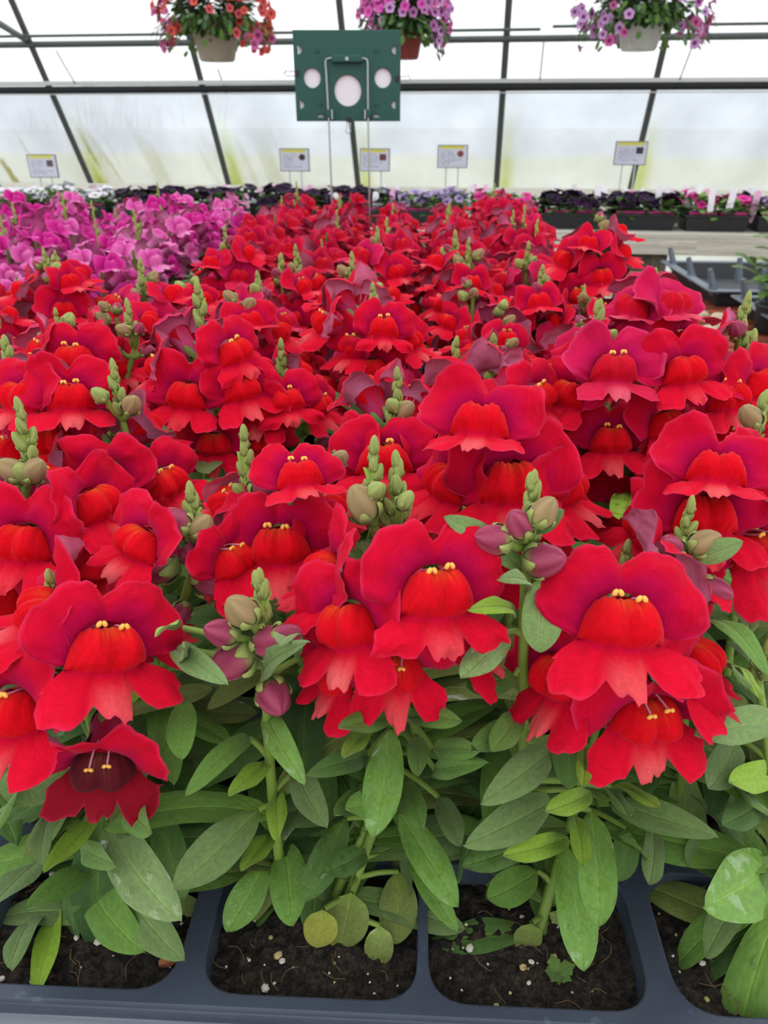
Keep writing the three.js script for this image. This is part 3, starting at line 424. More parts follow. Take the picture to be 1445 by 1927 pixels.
    fl: [[262, 1018, -40, 22, 0, 0.85], [438, 1050, 60, 0, 0, 0.8]], leaves: 30 },
  { label: 'red snapdragon with lilac petal backs round its tip, left of the twin bud tips', cell: [0, 1], F: 0.212, shoots: [{ tip: [458, 818], F: 0.212, buds: [[508, 908, 1.4, 2, 0.2, 0.9, 0.2], [640, 862, 0.7, 1, 0.5, 0.7]] }],
    fl: [[525, 1022, 4, 14, 0, 1.06], [425, 1065, -65, 0, 0, 0.9], [618, 950, 95, 20, 0, 0.86], [432, 945, -105, 20, 0, 0.86], [562, 892, 25, 40, 0, 0.74], [600, 1030, 50, 0, 0, 0.88], [470, 920, -150, 25, 0, 0.85]] },
  { label: 'broad red snapdragon with wing-like side petals, behind the green bud shoot right of centre', cell: [1, 1], F: 0.23, shoots: [{ tip: [938, 748], F: 0.24 }],
    fl: [[962, 905, 2, 18, 0, 1.22], [842, 905, -62, 10, 0, 1.0], [1062, 915, 62, 8, 0, 1.0], [905, 790, -20, 38, 0, 0.95], [1040, 985, 48, -22, 0, 0.95], [915, 1060, -20, -30, 0, 0.9], [860, 1010, -60, -20, 0, 0.9]] },
  { label: 'red snapdragon at the right edge with an orange-topped lip, behind the bud shoot', cell: [2, 1], F: 0.217, shoots: [{ tip: [1440, 745], F: 0.235, buds: [[1410, 782, 0.95, 1, -0.6, 0.7, 0.2]] }],
    fl: [[1328, 965, -10, 18, 8, 1.1], [1425, 1030, 30, 6, 0, 1.1], [1218, 990, -72, 6, 0, 0.92], [1440, 885, 55, 28, 0, 1.0], [1350, 880, -20, 40, 0, 0.95], [1265, 1075, -40, -20, 0, 0.85]] },
  { label: 'red snapdragon with lilac petal backs on both sides of its green tip', cell: [-1, 2], F: 0.262, shoots: [{ tip: [213, 688], F: 0.265, buds: [[186, 742, 0.7, 0, -0.5, 0.8], [248, 760, 0.9, 1, 0.5, 0.7]] }],
    fl: [[195, 892, -8, 14, 0, 1.0], [312, 905, 58, 8, 0, 0.98], [165, 795, -140, 15, 0, 0.9], [268, 800, 140, 15, 0, 0.9], [105, 870, -75, 5, 0, 0.9], [220, 950, 10, -25, 0, 0.85], [330, 975, 60, -20, 0, 0.85]] },
  { label: 'red snapdragon at the left edge with a pale torn petal on its upright side', cell: [-2, 2], F: 0.282, shoots: [{ tip: [8, 640], F: 0.29 }],
    fl: [[38, 745, -24, 20, 0, 0.95], [132, 745, 25, 20, 0, 0.95], [95, 825, 0, -6, 0, 0.92], [20, 840, -50, -10, 0, 0.9], [150, 820, 60, -5, 0, 0.9], [70, 690, 180, 25, 0, 0.9]] },
  { label: 'red snapdragon mid-bed with two broad upper petals, right behind the twin green bud tips', cell: [0, 2], F: 0.272, shoots: [{ tip: [748, 706], F: 0.272, buds: [[764, 770, 0.9, 1, 0.5, 0.7], [738, 762, 0.7, 0, -0.5, 0.7]] }],
    fl: [[722, 862, 0, 22, 0, 1.12], [655, 850, -60, 6, 0, 0.95], [795, 860, 62, 4, 0, 0.95], [690, 735, -150, 25, 0, 0.95], [780, 755, 150, 25, 0, 0.95], [690, 930, -30, -25, 0, 0.9], [800, 940, 40, -22, 0, 0.9]] },
  { label: 'red snapdragon with one tall twisted petal standing upright, right of mid-bed', cell: [1, 2], F: 0.285, shoots: [{ tip: [858, 645], F: 0.31 }],
    fl: [[862, 775, -30, 34, 12, 1.02], [935, 790, 35, 22, 0, 0.9], [1010, 745, 45, 10, 0, 0.9], [800, 800, -75, 10, 0, 0.9], [860, 700, -170, 28, 0, 0.9], [970, 700, 120, 20, 0, 0.88], [900, 850, 0, -15, 0, 0.9]] },
  { label: 'two-tiered red snapdragon at the right, its upper bloom more pink', cell: [2, 2], F: 0.288, v: [0, 2, 5, 4, 3, 6, 1], shoots: [{ tip: [1128, 572], F: 0.3, buds: [[1095, 640, 0.9, 2, -0.6, 0.7, 0], [1150, 630, 0.6, 0, 0.5, 0.7]] }],
    fl: [[1150, 825, -4, 10, 0, 0.98], [1155, 692, 4, 20, 0, 0.96, 1], [1288, 695, 8, 18, 0, 0.98], [1252, 795, 25, 0, 0, 0.92], [1212, 850, 58, -12, 0, 0.9], [1070, 740, -60, 14, 0, 0.95], [1100, 660, -110, 20, 0, 0.9]] },
  { label: 'red snapdragon close to the right edge with smooth heart-shaped upper petals', cell: [3, 2], F: 0.292, shoots: [{ tip: [1408, 560], F: 0.31, buds: [[1388, 618, 0.9, 2, -0.5, 0.6], [1425, 660, 0.9, 1, 0.5, 0.5]] }, { tip: [1420, 628], F: 0.29 }],
    fl: [[1372, 745, 6, 22, 0, 0.98], [1430, 720, 40, 18, 0, 0.95], [1375, 820, 16, -4, 0, 0.95], [1330, 650, -120, 20, 0, 0.9], [1450, 800, 55, 0, 0, 0.95]] },
  { label: 'red snapdragon with a deep orange throat under a rounded hood, left of the green gap', cell: [-1, 3], F: 0.318, v: [5, 1, 3, 6, 0, 2, 4], shoots: [{ tip: [371, 534], F: 0.322 }],
    fl: [[350, 742, -3, 14, 0, 1.0], [440, 660, 55, 12, 0, 0.92], [372, 635, -170, 22, 0, 0.95], [402, 832, 4, -8, 0, 0.9], [455, 728, 34, 4, 0, 0.9], [300, 690, -75, 8, 0, 0.9], [330, 620, -130, 22, 0, 0.9, 1]] },
  { label: 'small red snapdragon with a pale-lipped bloom beside the green gap in mid-bed', cell: [0, 3], F: 0.325, shoots: [{ tip: [528, 650], F: 0.33, buds: [[580, 800, 0.9, 0, 0.2, 0.9], [610, 830, 0.9, 2, 0.6, 0.5]] }], fl: [[540, 752, 14, 20, 0, 0.9], [490, 770, -20, -5, 0, 0.85], [560, 700, 120, 20, 0, 0.85], [600, 760, 60, 0, 0, 0.8], [500, 830, -10, -20, 0, 0.8]] },
  { label: 'red snapdragon whose head narrows to a long drooping throat, just past the green gap', cell: [0, 4], F: 0.375, shoots: [{ tip: [701, 542], F: 0.38 }],
    fl: [[722, 616, 6, 26, 0, 0.9], [664, 650, -42, 6, 0, 0.9], [612, 605, -78, 8, 0, 0.95], [770, 640, 60, 8, 0, 0.88], [700, 690, 0, -14, 0, 0.88], [640, 555, -140, 25, 0, 0.95], [690, 560, 160, 25, 0, 0.9]] },
  { label: 'bright crimson-pink snapdragon rising before the red slats, petals round a closed bud', cell: [3, 3], F: 0.365, shoots: [{ tip: [1232, 512], F: 0.365, buds: [[1215, 555, 1.6, 2, -0.1, 0.9, 0.3]] }],
    fl: [[1265, 575, 40, 42, -16, 1.05, 1], [1190, 580, -50, 38, 10, 1.05, 1], [1160, 640, -30, 10, 0, 0.95, 1], [1290, 640, 35, 15, 0, 0.95], [1220, 650, 5, 0, 0, 0.9, 1], [1210, 540, 180, 30, 0, 0.95, 1]] },
  { label: 'red snapdragon with a large notched upper petal, at the left beyond the front heads', cell: [-2, 3], F: 0.355, shoots: [{ tip: [240, 572], F: 0.35, buds: [[232, 620, 0.8, 1, -0.7, 0.4], [262, 618, 0.7, 2, 0.5, 0.7], [280, 660, 0.8, 2, 0.7, 0.2], [215, 660, 0.6, 2, -0.7, 0.2]] }],
    fl: [[140, 672, -2, 16, 0, 1.08], [190, 740, 30, 0, 0, 0.9], [80, 660, -60, 10, 0, 0.9], [225, 690, 70, 5, 0, 0.8]] },
];
const soilAt = (x, y) => { const d = px(x, y, 1).sub(EYE); return EYE.clone().addScaledVector(d, (SOIL + 0.0005 - EYE.y) / d.y); };
{ const t = thing('seedling', soilAt(1046, 1838), 'tiny lobed green seedling on the soil below the right front plant', 'seedling');
  const lob = sheet(10, 6, (u, v) => [u * 0.0022 * Math.sin(Math.PI * (0.08 + 0.9 * v)) * (1 + 0.3 * Math.cos(v * 18)), 0.0012 + 0.002 * v - 0.002 * v * v, v * 0.0062], () => lin(122, 156, 78), 0.0003, undefined, true);
  for (let i = 0; i < 7; i++) { const m = mesh('leaf', lob, M.leaf, t); m.rotation.set(-0.35 - 0.1 * (i % 3), i * 2.4, 0, 'YXZ'); m.scale.setScalar(0.7 + 0.07 * i); }
  const chip = mesh('dry_flake', sheet(6, 6, (u, v) => [u * 0.0022 * Math.sin(Math.PI * (0.15 + 0.8 * v)), 0.001 + 0.0012 * u * u + 0.001 * v, v * 0.008], (u, v) => mixc(lin(176, 112, 78), lin(140, 84, 56), v), 0.0005), M.soil2 ??= new THREE.MeshStandardMaterial({ vertexColors: true, roughness: 0.9 }), scene); chip.position.copy(soilAt(300, 1822)); chip.rotation.y = 1.9; tag(chip, 'small orange-brown dry flake at the front corner of the left soil cell', 'debris'); }
for (const h of HEROES) { taken.add(h.cell.join()); heroPlant(h); }

// the plants behind: one head each, rows running to the end of the bed
const stemG = (() => { const g = tube([V(0, 0, 0), V(0.001, 0.5, 0), V(0, 1, 0)], 1, 0.7, 5, 6); return g; })();
function clusterLeaves(n, seed) { const r = rng(seed), list = []; for (let i = 0; i < n; i++) { const a = i * 2.4 + r(), y = 0.012 + 0.075 * (i / n), L = 0.042 * (0.7 + 0.5 * r()), t = tones[[0, 1, 2, 3, 7, 1][r() * 6 | 0]], g = foliageG[t]; list.push(moved(g, V(0, y, 0), euler(a * 57.3, -20 + 60 * (i / n) + 30 * (r() - 0.5), 0), V(L, L, L))); } return merge(list); }
const foliageG = {}; for (const t of tones) foliageG[t] = leafGeo(0.28, 0.35, LEAFC[t], 4, 0, 2, 5);
const foliage = [1, 2, 3].map((s) => clusterLeaves(26, s));
function autoPlant(b, o) {
  const plant = thing('snapdragon', b, o.label, 'snapdragon', o.group), r = rng(o.seed), tall = o.tall ?? 0.112 + 0.03 * r(), lean = V((r() - 0.5) * 0.02, 0, (r() - 0.5) * 0.016);
  const st = mesh('stem', stemG, M.stem, plant); st.scale.set(0.0018, tall, 0.0018); st.rotation.set(lean.z / tall, 0, -lean.x / tall);
  if (o.near) sprigs(plant, b, stemCurve(b.clone(), b.clone().add(lean).setY(b.y + tall)), 16, r, 0.1, 0.8, 0, TN, 0.05);
  else { const f = mesh('foliage', foliage[o.seed % 3], M.leaf, plant); f.rotation.y = r() * 6; tag(f, null, null, null, 'stuff'); }
  const n = o.n ?? 8 + (r() * 3 | 0), pool = o.pool, a0 = r() * 6;
  for (let i = 0; i < n; i++) {
    const t = i / (n - 1), a = a0 + i * 2.4 + (r() - 0.5) * 0.5, y = tall - 0.047 + 0.045 * t, rad = lerp(0.027, 0.017, t), pitch = lerp(-8, 34, t) + (r() - 0.5) * 20, sc = (o.sc ?? 1) * lerp(1.02, 0.9, t) * (0.9 + 0.2 * r());
    const crim = o.pool2 && r() < (o.mix ?? 0.12), P = crim ? o.pool2 : pool;
    const f = mesh('flower', P[r() * P.length | 0], M.petal, plant); f.position.set(Math.sin(a) * rad + lean.x * y / tall, y, Math.cos(a) * rad + lean.z * y / tall); f.quaternion.copy(euler(a * 57.2958, pitch, (r() - 0.5) * 24)); f.scale.setScalar(sc);
  }
  if (r() < (o.spike ?? (o.far ? 0.4 : 0.65))) { const s = mesh('bud_spike', o.far ? spikesLow[o.seed % 3] : spikes[o.seed % 5], M.tissue, plant); s.position.set(lean.x, tall - 0.004, lean.z); s.rotation.y = r() * 6; s.scale.setScalar(0.75 + 0.35 * r()); }
  if (!o.far) for (let k = 0; k < 3; k++) { const a = r() * 6.28, s = mesh('bud', [budPink, budMix, budGreen][r() * 3 | 0][k].whole, M.tissue, plant), d = V(Math.cos(a) * 0.7, 0.7, Math.sin(a) * 0.7); s.position.set(lean.x + d.x * 0.006, tall - 0.003 + 0.004 * k, lean.z + d.z * 0.006); s.quaternion.setFromUnitVectors(Y, d.normalize()); s.scale.setScalar(0.7 + 0.3 * r()); }
  return plant;
}
{
  let k = 0;
  const ROWS = ['just behind the front heads', 'in the middle of the bed', 'towards the far end of the bed'];
  for (let row = 1; row <= 18; row++) for (let c = -9; c <= 3; c++) {
    const f = cellF(row) + (row > 8 ? 0.014 : 0), x = cellX(c) - (c < -2 ? 0.02 : 0), b = bench(x, f, SOIL), F = -b.z; k++;
    if (taken.has(c + ',' + row) || c < -8 && row < 9) continue;
    const sx = b.x / (F * 0.95 + 0.06) / 0.516; if (Math.abs(sx) > 1.16) continue;
    const r = rng(k * 7 + 1); b.x += (r() - 0.5) * 0.012; b.z += (r() - 0.5) * 0.012; if (c === 3 && row >= 5) b.x -= row > 6 ? 0.068 : 0.045; if (c === 2 && row > 6) b.x -= 0.02;
    const mag = c < -2 && row >= 9, near = row < 5, far = row > 9, o = { seed: k * 13 + 5, near, far };
    if (mag) { const pink = row < 12 && r() < 0.55; Object.assign(o, { pool: pink ? pnkF : magF, pool2: pink ? magF : pnkF, mix: 0.25, far: true, sc: 0.84, spike: 0.35, n: 9, label: pink ? 'pale pink snapdragon among the magenta ones at the left of the bed' : 'magenta snapdragon in the patch at the far left of the bed', group: pink ? 'pale pink snapdragons at the left' : 'magenta snapdragons at the far left' }); }
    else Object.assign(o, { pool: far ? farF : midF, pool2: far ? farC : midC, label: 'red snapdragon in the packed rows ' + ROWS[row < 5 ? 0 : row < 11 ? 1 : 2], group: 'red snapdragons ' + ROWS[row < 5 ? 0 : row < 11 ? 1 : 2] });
    if (c === 3 && row === 8) { o.tall = 0.165; o.label = 'tall red snapdragon standing above its neighbours at the bed’s right edge'; o.group = undefined; o.n = 12; o.pool = midF; }
    if (c === 0 && row === 3 || c === -1 && row === 4) o.n = 4;
    if (!mag && !far && o.group) { const ord = ['front', 'second', 'third', 'fourth', 'fifth', 'sixth', 'seventh', 'eighth', 'ninth', 'tenth', 'eleventh', 'twelfth', 'thirteenth']; o.label = `red snapdragon in the ${ord[row]} row back, ${c === 3 ? 'at the bed’s right side' : ord[3 - c] + ' plant from the bed’s right side'}`; }
    autoPlant(b, o);
  }
}

// ---------------------------------------------------------------- the greenhouse: film, hoops, pipes, ground
const PSI = R(7.5), LEAN = R(29.7), W0 = px(722, 200, 5.0), wa = V(Math.cos(PSI), 0, Math.sin(PSI)), wn = V(Math.sin(PSI), 0, -Math.cos(PSI)), wsl = V(0, Math.cos(LEAN), 0).addScaledVector(wn, -Math.sin(LEAN)), wnorm = V(0, 0, 0).crossVectors(wa, wsl).normalize();
function onWall(x, y, off = 0) { const d = px(x, y, 1).sub(EYE), t = W0.clone().addScaledVector(wnorm, off).sub(EYE).dot(wnorm) / d.dot(wnorm); return EYE.clone().addScaledVector(d, t); }
const wp = (al, d, y) => W0.clone().addScaledVector(wa, al).addScaledVector(wn, d).setY(y);
const dAt = (y) => -(y - W0.y) * Math.tan(LEAN);
const hipY = onWall(722, 166).y, APEX = 3.5, CEN = -5.4;
const prof = []; { const b0 = [dAt(2.0), 2.0], b1 = [dAt(APEX), APEX], b2 = [CEN, APEX]; for (let i = 0; i <= 16; i++) { const t = i / 16; prof.push([lerp(lerp(b0[0], b1[0], t), lerp(b1[0], b2[0], t), t), lerp(lerp(b0[1], b1[1], t), lerp(b1[1], b2[1], t), t)]); } }
const side = (y) => [dAt(y), y], mirror = ([d, y]) => [2 * CEN - d, y];
const half = [side(hipY), ...prof], arch = [...half, ...half.slice(0, -1).reverse().map(mirror)];
const AL = [-7.2, 6.4];
function film(name, line, mat, kind = 'structure') { // a film stretched along the house over a profile
  const pos = [], uv = [], idx = []; let L = 0;
  line.forEach(([d, y], i) => { if (i) L += Math.hypot(d - line[i - 1][0], y - line[i - 1][1]); for (const al of AL) { pos.push(...wp(al, d, y).toArray()); uv.push(al, L); } });
  for (let i = 0; i < line.length - 1; i++) { const a = i * 2; idx.push(a, a + 1, a + 3, a, a + 3, a + 2); }
  const g = new THREE.BufferGeometry(); g.setAttribute('position', new THREE.Float32BufferAttribute(pos, 3)); g.setAttribute('uv', new THREE.Float32BufferAttribute(uv, 2)); g.setIndex(idx); g.computeVertexNormals();
  return tag(mesh(name, g, mat, scene), null, null, null, kind);
}
const hoopX = [113, 394, 660, 944, 1221].map((x) => onWall(x, 200).sub(W0).dot(wa)), pitch = (hoopX[4] - hoopX[0]) / 4;
const hoopAl = [hoopX[0] - 2 * pitch, hoopX[0] - pitch, ...hoopX, hoopX[4] + pitch, hoopX[4] + 2 * pitch];
const stainSilhouetteMap = tex(1024, 512, (u, v) => { // lower curtain: dusty film, algae towards the foot and along the hoops, silhouettes of outside grass painted in at the left; u 0..1 over 13.6 m, v 0..1 over its height
  const al = lerp(AL[0], AL[1], u), w = fbm(al * 3, 1.5, 3), foot = sst(0.70 + 0.05 * (w - 0.5) - v, -0.015, 0.02), cloudy = fbm(al * 4, v * 6, 7) - 0.5;
  let near = 0; for (const h of hoopAl) { const e = al - h - 0.05; near = Math.max(near, Math.exp(-((e / 0.045) ** 2)) * sst(0.97 - v, 0, 0.5) * (0.35 + 0.9 * fbm(al * 2 + h * 7, v * 9, 11))); }
  let stalkSilhouette = 0; { const lft = sst(-1.45 - al, 0, 0.7), few = al < -0.3 ? 0.25 : 0; stalkSilhouette = Math.max(sst(fbm(al * 13 + v * 3, v * 2.0, 21), 0.48, 0.62) * lft, 0.3 * sst(fbm(al * 9 + v * 2, v * 1.5, 23), 0.6, 0.68) * few * 3) * sst(0.92 - v, 0, 0.3); }
  const k = 234 + 40 * cloudy; let c = [k - 3, k, k + 5];
  c = [c[0] + foot * 3, c[1] + foot * 1, c[2] - foot * 15];
  c = [c[0] - 46 * near, c[1] - 38 * near, c[2] - 125 * near];
  return [c[0] - 62 * stalkSilhouette, c[1] - 70 * stalkSilhouette, c[2] - 112 * stalkSilhouette];
});
const lowH = Math.hypot(dAt(0) - dAt(hipY), hipY);
stainSilhouetteMap.wrapS = stainSilhouetteMap.wrapT = THREE.ClampToEdgeWrapping; stainSilhouetteMap.repeat.set(1 / (AL[1] - AL[0]), 1 / lowH); stainSilhouetteMap.offset.set(-AL[0] / (AL[1] - AL[0]), 0); stainSilhouetteMap.updateMatrix();
M.film = new THREE.MeshPhysicalMaterial({ name: 'clear film', color: new THREE.Color(0.97, 0.98, 0.99), roughness: 0.55, transmission: 0.95, thickness: 0, specularIntensity: 0.3, ior: 1.3 });
M.curtain = new THREE.MeshPhysicalMaterial({ name: 'milky curtain film', color: new THREE.Color(0.77, 0.785, 0.81), map: stainSilhouetteMap, roughness: 0.94, transmission: 0.93, thickness: 0, specularIntensity: 0.2, ior: 1.3 });
film('wall_back', [side(0), side(hipY)], M.curtain);
film('ceiling', arch, M.film);
film('wall_front', [mirror(side(hipY)), mirror(side(0))], M.film);
for (const [name, al] of [['wall_left', AL[0]], ['wall_right', AL[1]]]) {
  const line = [side(0), ...arch, mirror(side(0))], s = new THREE.Shape(line.map(([d, y]) => new THREE.Vector2(d, y))), g = new THREE.ShapeGeometry(s), p = g.attributes.position;
  for (let i = 0; i < p.count; i++) { const q = wp(al, p.getX(i), p.getY(i)); p.setXYZ(i, q.x, q.y, q.z); } g.computeVertexNormals(); tag(mesh(name, g, M.film, scene), null, null, null, 'structure');
}
M.gravel = new THREE.MeshStandardMaterial({ name: 'gravel floor', roughness: 1, map: tex(512, 512, (u, v) => { const a = fbm(u * 16, v * 16, 1), b = fbm(u * 80, v * 80, 2), k = 176 + 70 * (a - 0.5) + 80 * (b - 0.5); return [k, k * 0.96, k * 0.88]; }, true, [1, 1]) });
{ const g = new THREE.BoxGeometry(13.6, 0.1, 12.4), uv = g.attributes.uv; for (let i = 0; i < uv.count; i++) uv.setXY(i, uv.getX(i) * 12, uv.getY(i) * 11); const f = mesh('floor', g, M.gravel, scene); f.position.copy(wp(-0.4, CEN, -0.05)); f.rotation.y = -PSI; tag(f, null, null, null, 'structure'); }
M.field = new THREE.MeshStandardMaterial({ name: 'dry grass', roughness: 1, map: tex(256, 256, (u, v) => { const a = fbm(u * 12, v * 12, 1), b = fbm(u * 60, v * 60, 2), k = 0.8 + 0.5 * (a - 0.5) + 0.4 * (b - 0.5); return [196 * k, 190 * k, 140 * k]; }) });
{ const g = new THREE.CircleGeometry(90, 48).rotateX(-Math.PI / 2), uv = g.attributes.uv; for (let i = 0; i < uv.count; i++) uv.setXY(i, uv.getX(i) * 60, uv.getY(i) * 60); const f = mesh('ground', g, M.field, scene); f.position.y = -0.1; tag(f, null, null, null, 'structure'); }
M.pipe = new THREE.MeshStandardMaterial({ name: 'galvanised pipe', color: lin(86, 90, 90), roughness: 0.5, metalness: 0.4 });
M.pipeLight = new THREE.MeshStandardMaterial({ name: 'light aluminium', color: lin(190, 192, 190), roughness: 0.4, metalness: 0.5 });
M.dark = new THREE.MeshStandardMaterial({ name: 'dark rolled edge', color: lin(26, 27, 30), roughness: 0.8 });
M.steel = new THREE.MeshStandardMaterial({ name: 'steel wire', color: lin(176, 178, 176), roughness: 0.32, metalness: 0.85 });
const hoopWords = ['past the left edge', 'second past the left edge', 'left of the leftmost info card, nearest the left corner', 'under the coral-flowered basket', 'behind the green sign', 'between the green sign and the white basket', 'beside the rightmost info card', 'just past the right edge', 'second past the right edge'];
hoopAl.forEach((al, i) => {
  const pts = [side(0), side(0.6), side(1.2), ...prof.filter((_, k) => k % 2 === 0), ...prof.slice(0, -1).reverse().filter((_, k) => k % 2 === 1).map(mirror), mirror(side(1.2)), mirror(side(0))].map(([d, y]) => wp(al, d - 0.03, y));
  tag(mesh('greenhouse_hoop', new THREE.TubeGeometry(new THREE.CatmullRomCurve3(pts, false, 'catmullrom', 0.1), 80, 0.0185, 10, false), M.pipe, scene), 'grey pipe hoop of the greenhouse ' + hoopWords[i], 'pipe', 'greenhouse hoops', 'thing');
});
{ // rail where the curtain meets the roof film
  const t = thing('hip_rail', wp(0, dAt(hipY) - 0.06, hipY), 'long light channel over a dark rolled curtain edge, running behind the green sign', 'rail'); t.rotation.y = -PSI;
  mesh('channel', box(13.4, 0.024, 0.03, -0.4, 0.031, 0, 0.004), M.pipeLight, t);
  mesh('curtain_roll', rod([V(-7.1, 0, 0), V(-2, -0.004, 0), V(2, 0.003, 0), V(6.3, 0, 0)], 0.02, 10), M.dark, t);
  mesh('wire_lock', box(13.4, 0.006, 0.012, -0.4, -0.027, 0.01, 0.002), M.pipeLight, t);
}
function alongPipe(name, x, y, off, r, label, mat, a0 = -6.9, a1 = 6.2) { const c = onWall(x, y, off), al = c.clone().sub(W0).dot(wa), b = c.clone().addScaledVector(wa, -al); return tag(mesh(name, bar(b.clone().addScaledVector(wa, a0), b.clone().addScaledVector(wa, a1), r, 10), mat, scene), label, 'pipe'); }
alongPipe('purlin_pipe', 722, 76, 0.04, 0.0165, 'grey purlin pipe crossing all hoops above the rail, passing under the hanging pots', M.pipe);
{ const q = onWall(1018, 49, 0.12).sub(W0).dot(wa); alongPipe('conduit', 800, 58, 0.12, 0.0075, 'thin grey conduit just above the purlin pipe, its end showing right of the green sign', M.pipe, -6.8, q); alongPipe('conduit', 1240, 47, 0.10, 0.0075, 'thin conduit above the purlin pipe at the right, starting left of the white pot', M.pipe, q + 0.06, 6.1); }
tag(mesh('brace_pipe', bar(onWall(50, 76, 0.02), onWall(-60, 8, 0.9), 0.017, 10), M.pipe, scene), 'diagonal brace pipe meeting the leftmost hoop in the top left corner', 'pipe');
[[105, 95, 143, 160, 'left of the coral-flowered basket'], [410, 130, 426, 176, 'under the tan pot'], [1023, 80, 1014, 168, 'between green sign and white pot'], [1306, 78, 1275, 160, 'right of the white pot']].forEach(([a, b, c, d, w]) => tag(mesh('tie_wire', bar(onWall(a, b, 0.03), onWall(c, d, 0.05), 0.004, 6), M.pipe, scene), 'thin slanting tie wire above the rail ' + w, 'wire'));

// dry grass stalks standing outside, showing through the curtain at the left
{ const r = rng(77), G = []; for (let k = 0; k < 5; k++) { const list = []; for (let i = 0; i < 26; i++) { const a = r() * 6.28, h = 0.5 + 0.7 * r(), q = 0.05 + 0.25 * r(), x = (r() - 0.5) * 0.25, z = (r() - 0.5) * 0.2; list.push(paint(tube([V(x, 0, z), V(x + q * 0.3 * Math.cos(a), h * 0.6, z + q * 0.3 * Math.sin(a)), V(x + q * Math.cos(a), h, z + q * Math.sin(a))], 0.006, 0.003, 5, 4), mixc(lin(150, 138, 70), lin(196, 178, 110), r()))); } G.push(merge(list)); }
  [[-20, 0.3], [45, 0.25], [70, 0.5], [110, 0.3], [140, 0.35], [230, 0.4], [300, 0.35]].forEach(([x, o], i) => { const c = onWall(x, 300), al = c.sub(W0).dot(wa), t = mesh('grass_clump', G[i % 5], new THREE.MeshStandardMaterial({ vertexColors: true, roughness: 1 }), scene); t.position.copy(wp(al, dAt(0) + o, -0.1)); t.scale.setScalar(1.15); tag(t, 'dry tawny grass outside the film wall, blurred through it at the left', 'grass', 'dry grass outside the left of the film wall', 'stuff'); }); }

// ---------------------------------------------------------------- benches
function plank(parent, name, l, h, w, p, i) { const g = box(l, h, w, 0, 0, 0, 0.003), uv = g.attributes.uv; for (let k = 0; k < uv.count; k++) uv.setXY(k, uv.getX(k) * l * 1.5 + i * 0.37, uv.getY(k) * 0.5 + i * 0.29); const m = mesh(name, g, M.wood, parent); m.position.copy(p); return m; }
{ // bench that carries the snapdragons
  const t = onBench('growing_bench', 'slatted wooden bench under the snapdragon trays', 'bench'); const top = RIM - 0.0605;
  for (let i = 0; i < 11; i++) plank(t, 'board', 1.6, 0.024, 0.09, V(-0.52, top - 0.012, -0.16 - i * 0.1), i);
  for (const z of [-0.2, -1.1]) plank(t, 'joist', 1.55, 0.09, 0.04, V(-0.52, top - 0.07, z), 3);
  for (const x of [-1.2, 0.16]) for (const z of [-0.2, -1.1]) { const l = plank(t, 'leg', 0.09, top - 0.115, 0.06, V(x, (top - 0.115) / 2, z), 5); l.scale.x = 1; }
}
const FB = 2.35, benchTop = px(1300, 438, FB).y, fbO = px(1300, 438, FB), alF = fbO.clone().sub(W0).dot(wa), dF = fbO.clone().sub(W0).dot(wn); // far bench: front edge runs along the wall
const far = (al, dep, y) => wp(al, dF + dep, y), alPx = (x, y, dep = 0) => { const d = px(x, y, 1).sub(EYE), t = W0.clone().addScaledVector(wn, dF + dep).sub(EYE).dot(wn) / d.dot(wn); return EYE.clone().addScaledVector(d, t).sub(W0).dot(wa); };
{ const t = thing('far_bench', far(0, 0, 0), 'grey weathered wooden bench whose edge board shows at the right under the pansy packs', 'bench'); t.rotation.y = -PSI;
  plank(t, 'edge_board', 5.4, 0.062, 0.035, V(-0.2, benchTop - 0.031, 0.0), 2);
  for (let i = 0; i < 11; i++) plank(t, 'board', 5.4, 0.022, 0.12, V(-0.2, benchTop - 0.012, -0.085 - i * 0.14), i);
  for (const x of [alPx(1217, 500) , alPx(1217, 500) - 1.3, alPx(1217, 500) - 2.4]) for (const z of [-0.1, -1.4]) { const b = box(0.125, 0.19, 0.16, 0, 0, 0, 0.006); for (let k = 0; k * 0.195 < benchTop - 0.07; k++) { const m = mesh('block', b, M.block ??= new THREE.MeshStandardMaterial({ name: 'weathered block', color: lin(112, 102, 92), roughness: 0.95, map: M.soil ? tex(128, 128, (u, v) => { const k = 200 + 110 * (fbm(u * 9, v * 9, 3) - 0.5); return [k, k, k]; }) : null }), t); m.position.set(x, benchTop - 0.062 - 0.1 - k * 0.195, z); } }
}
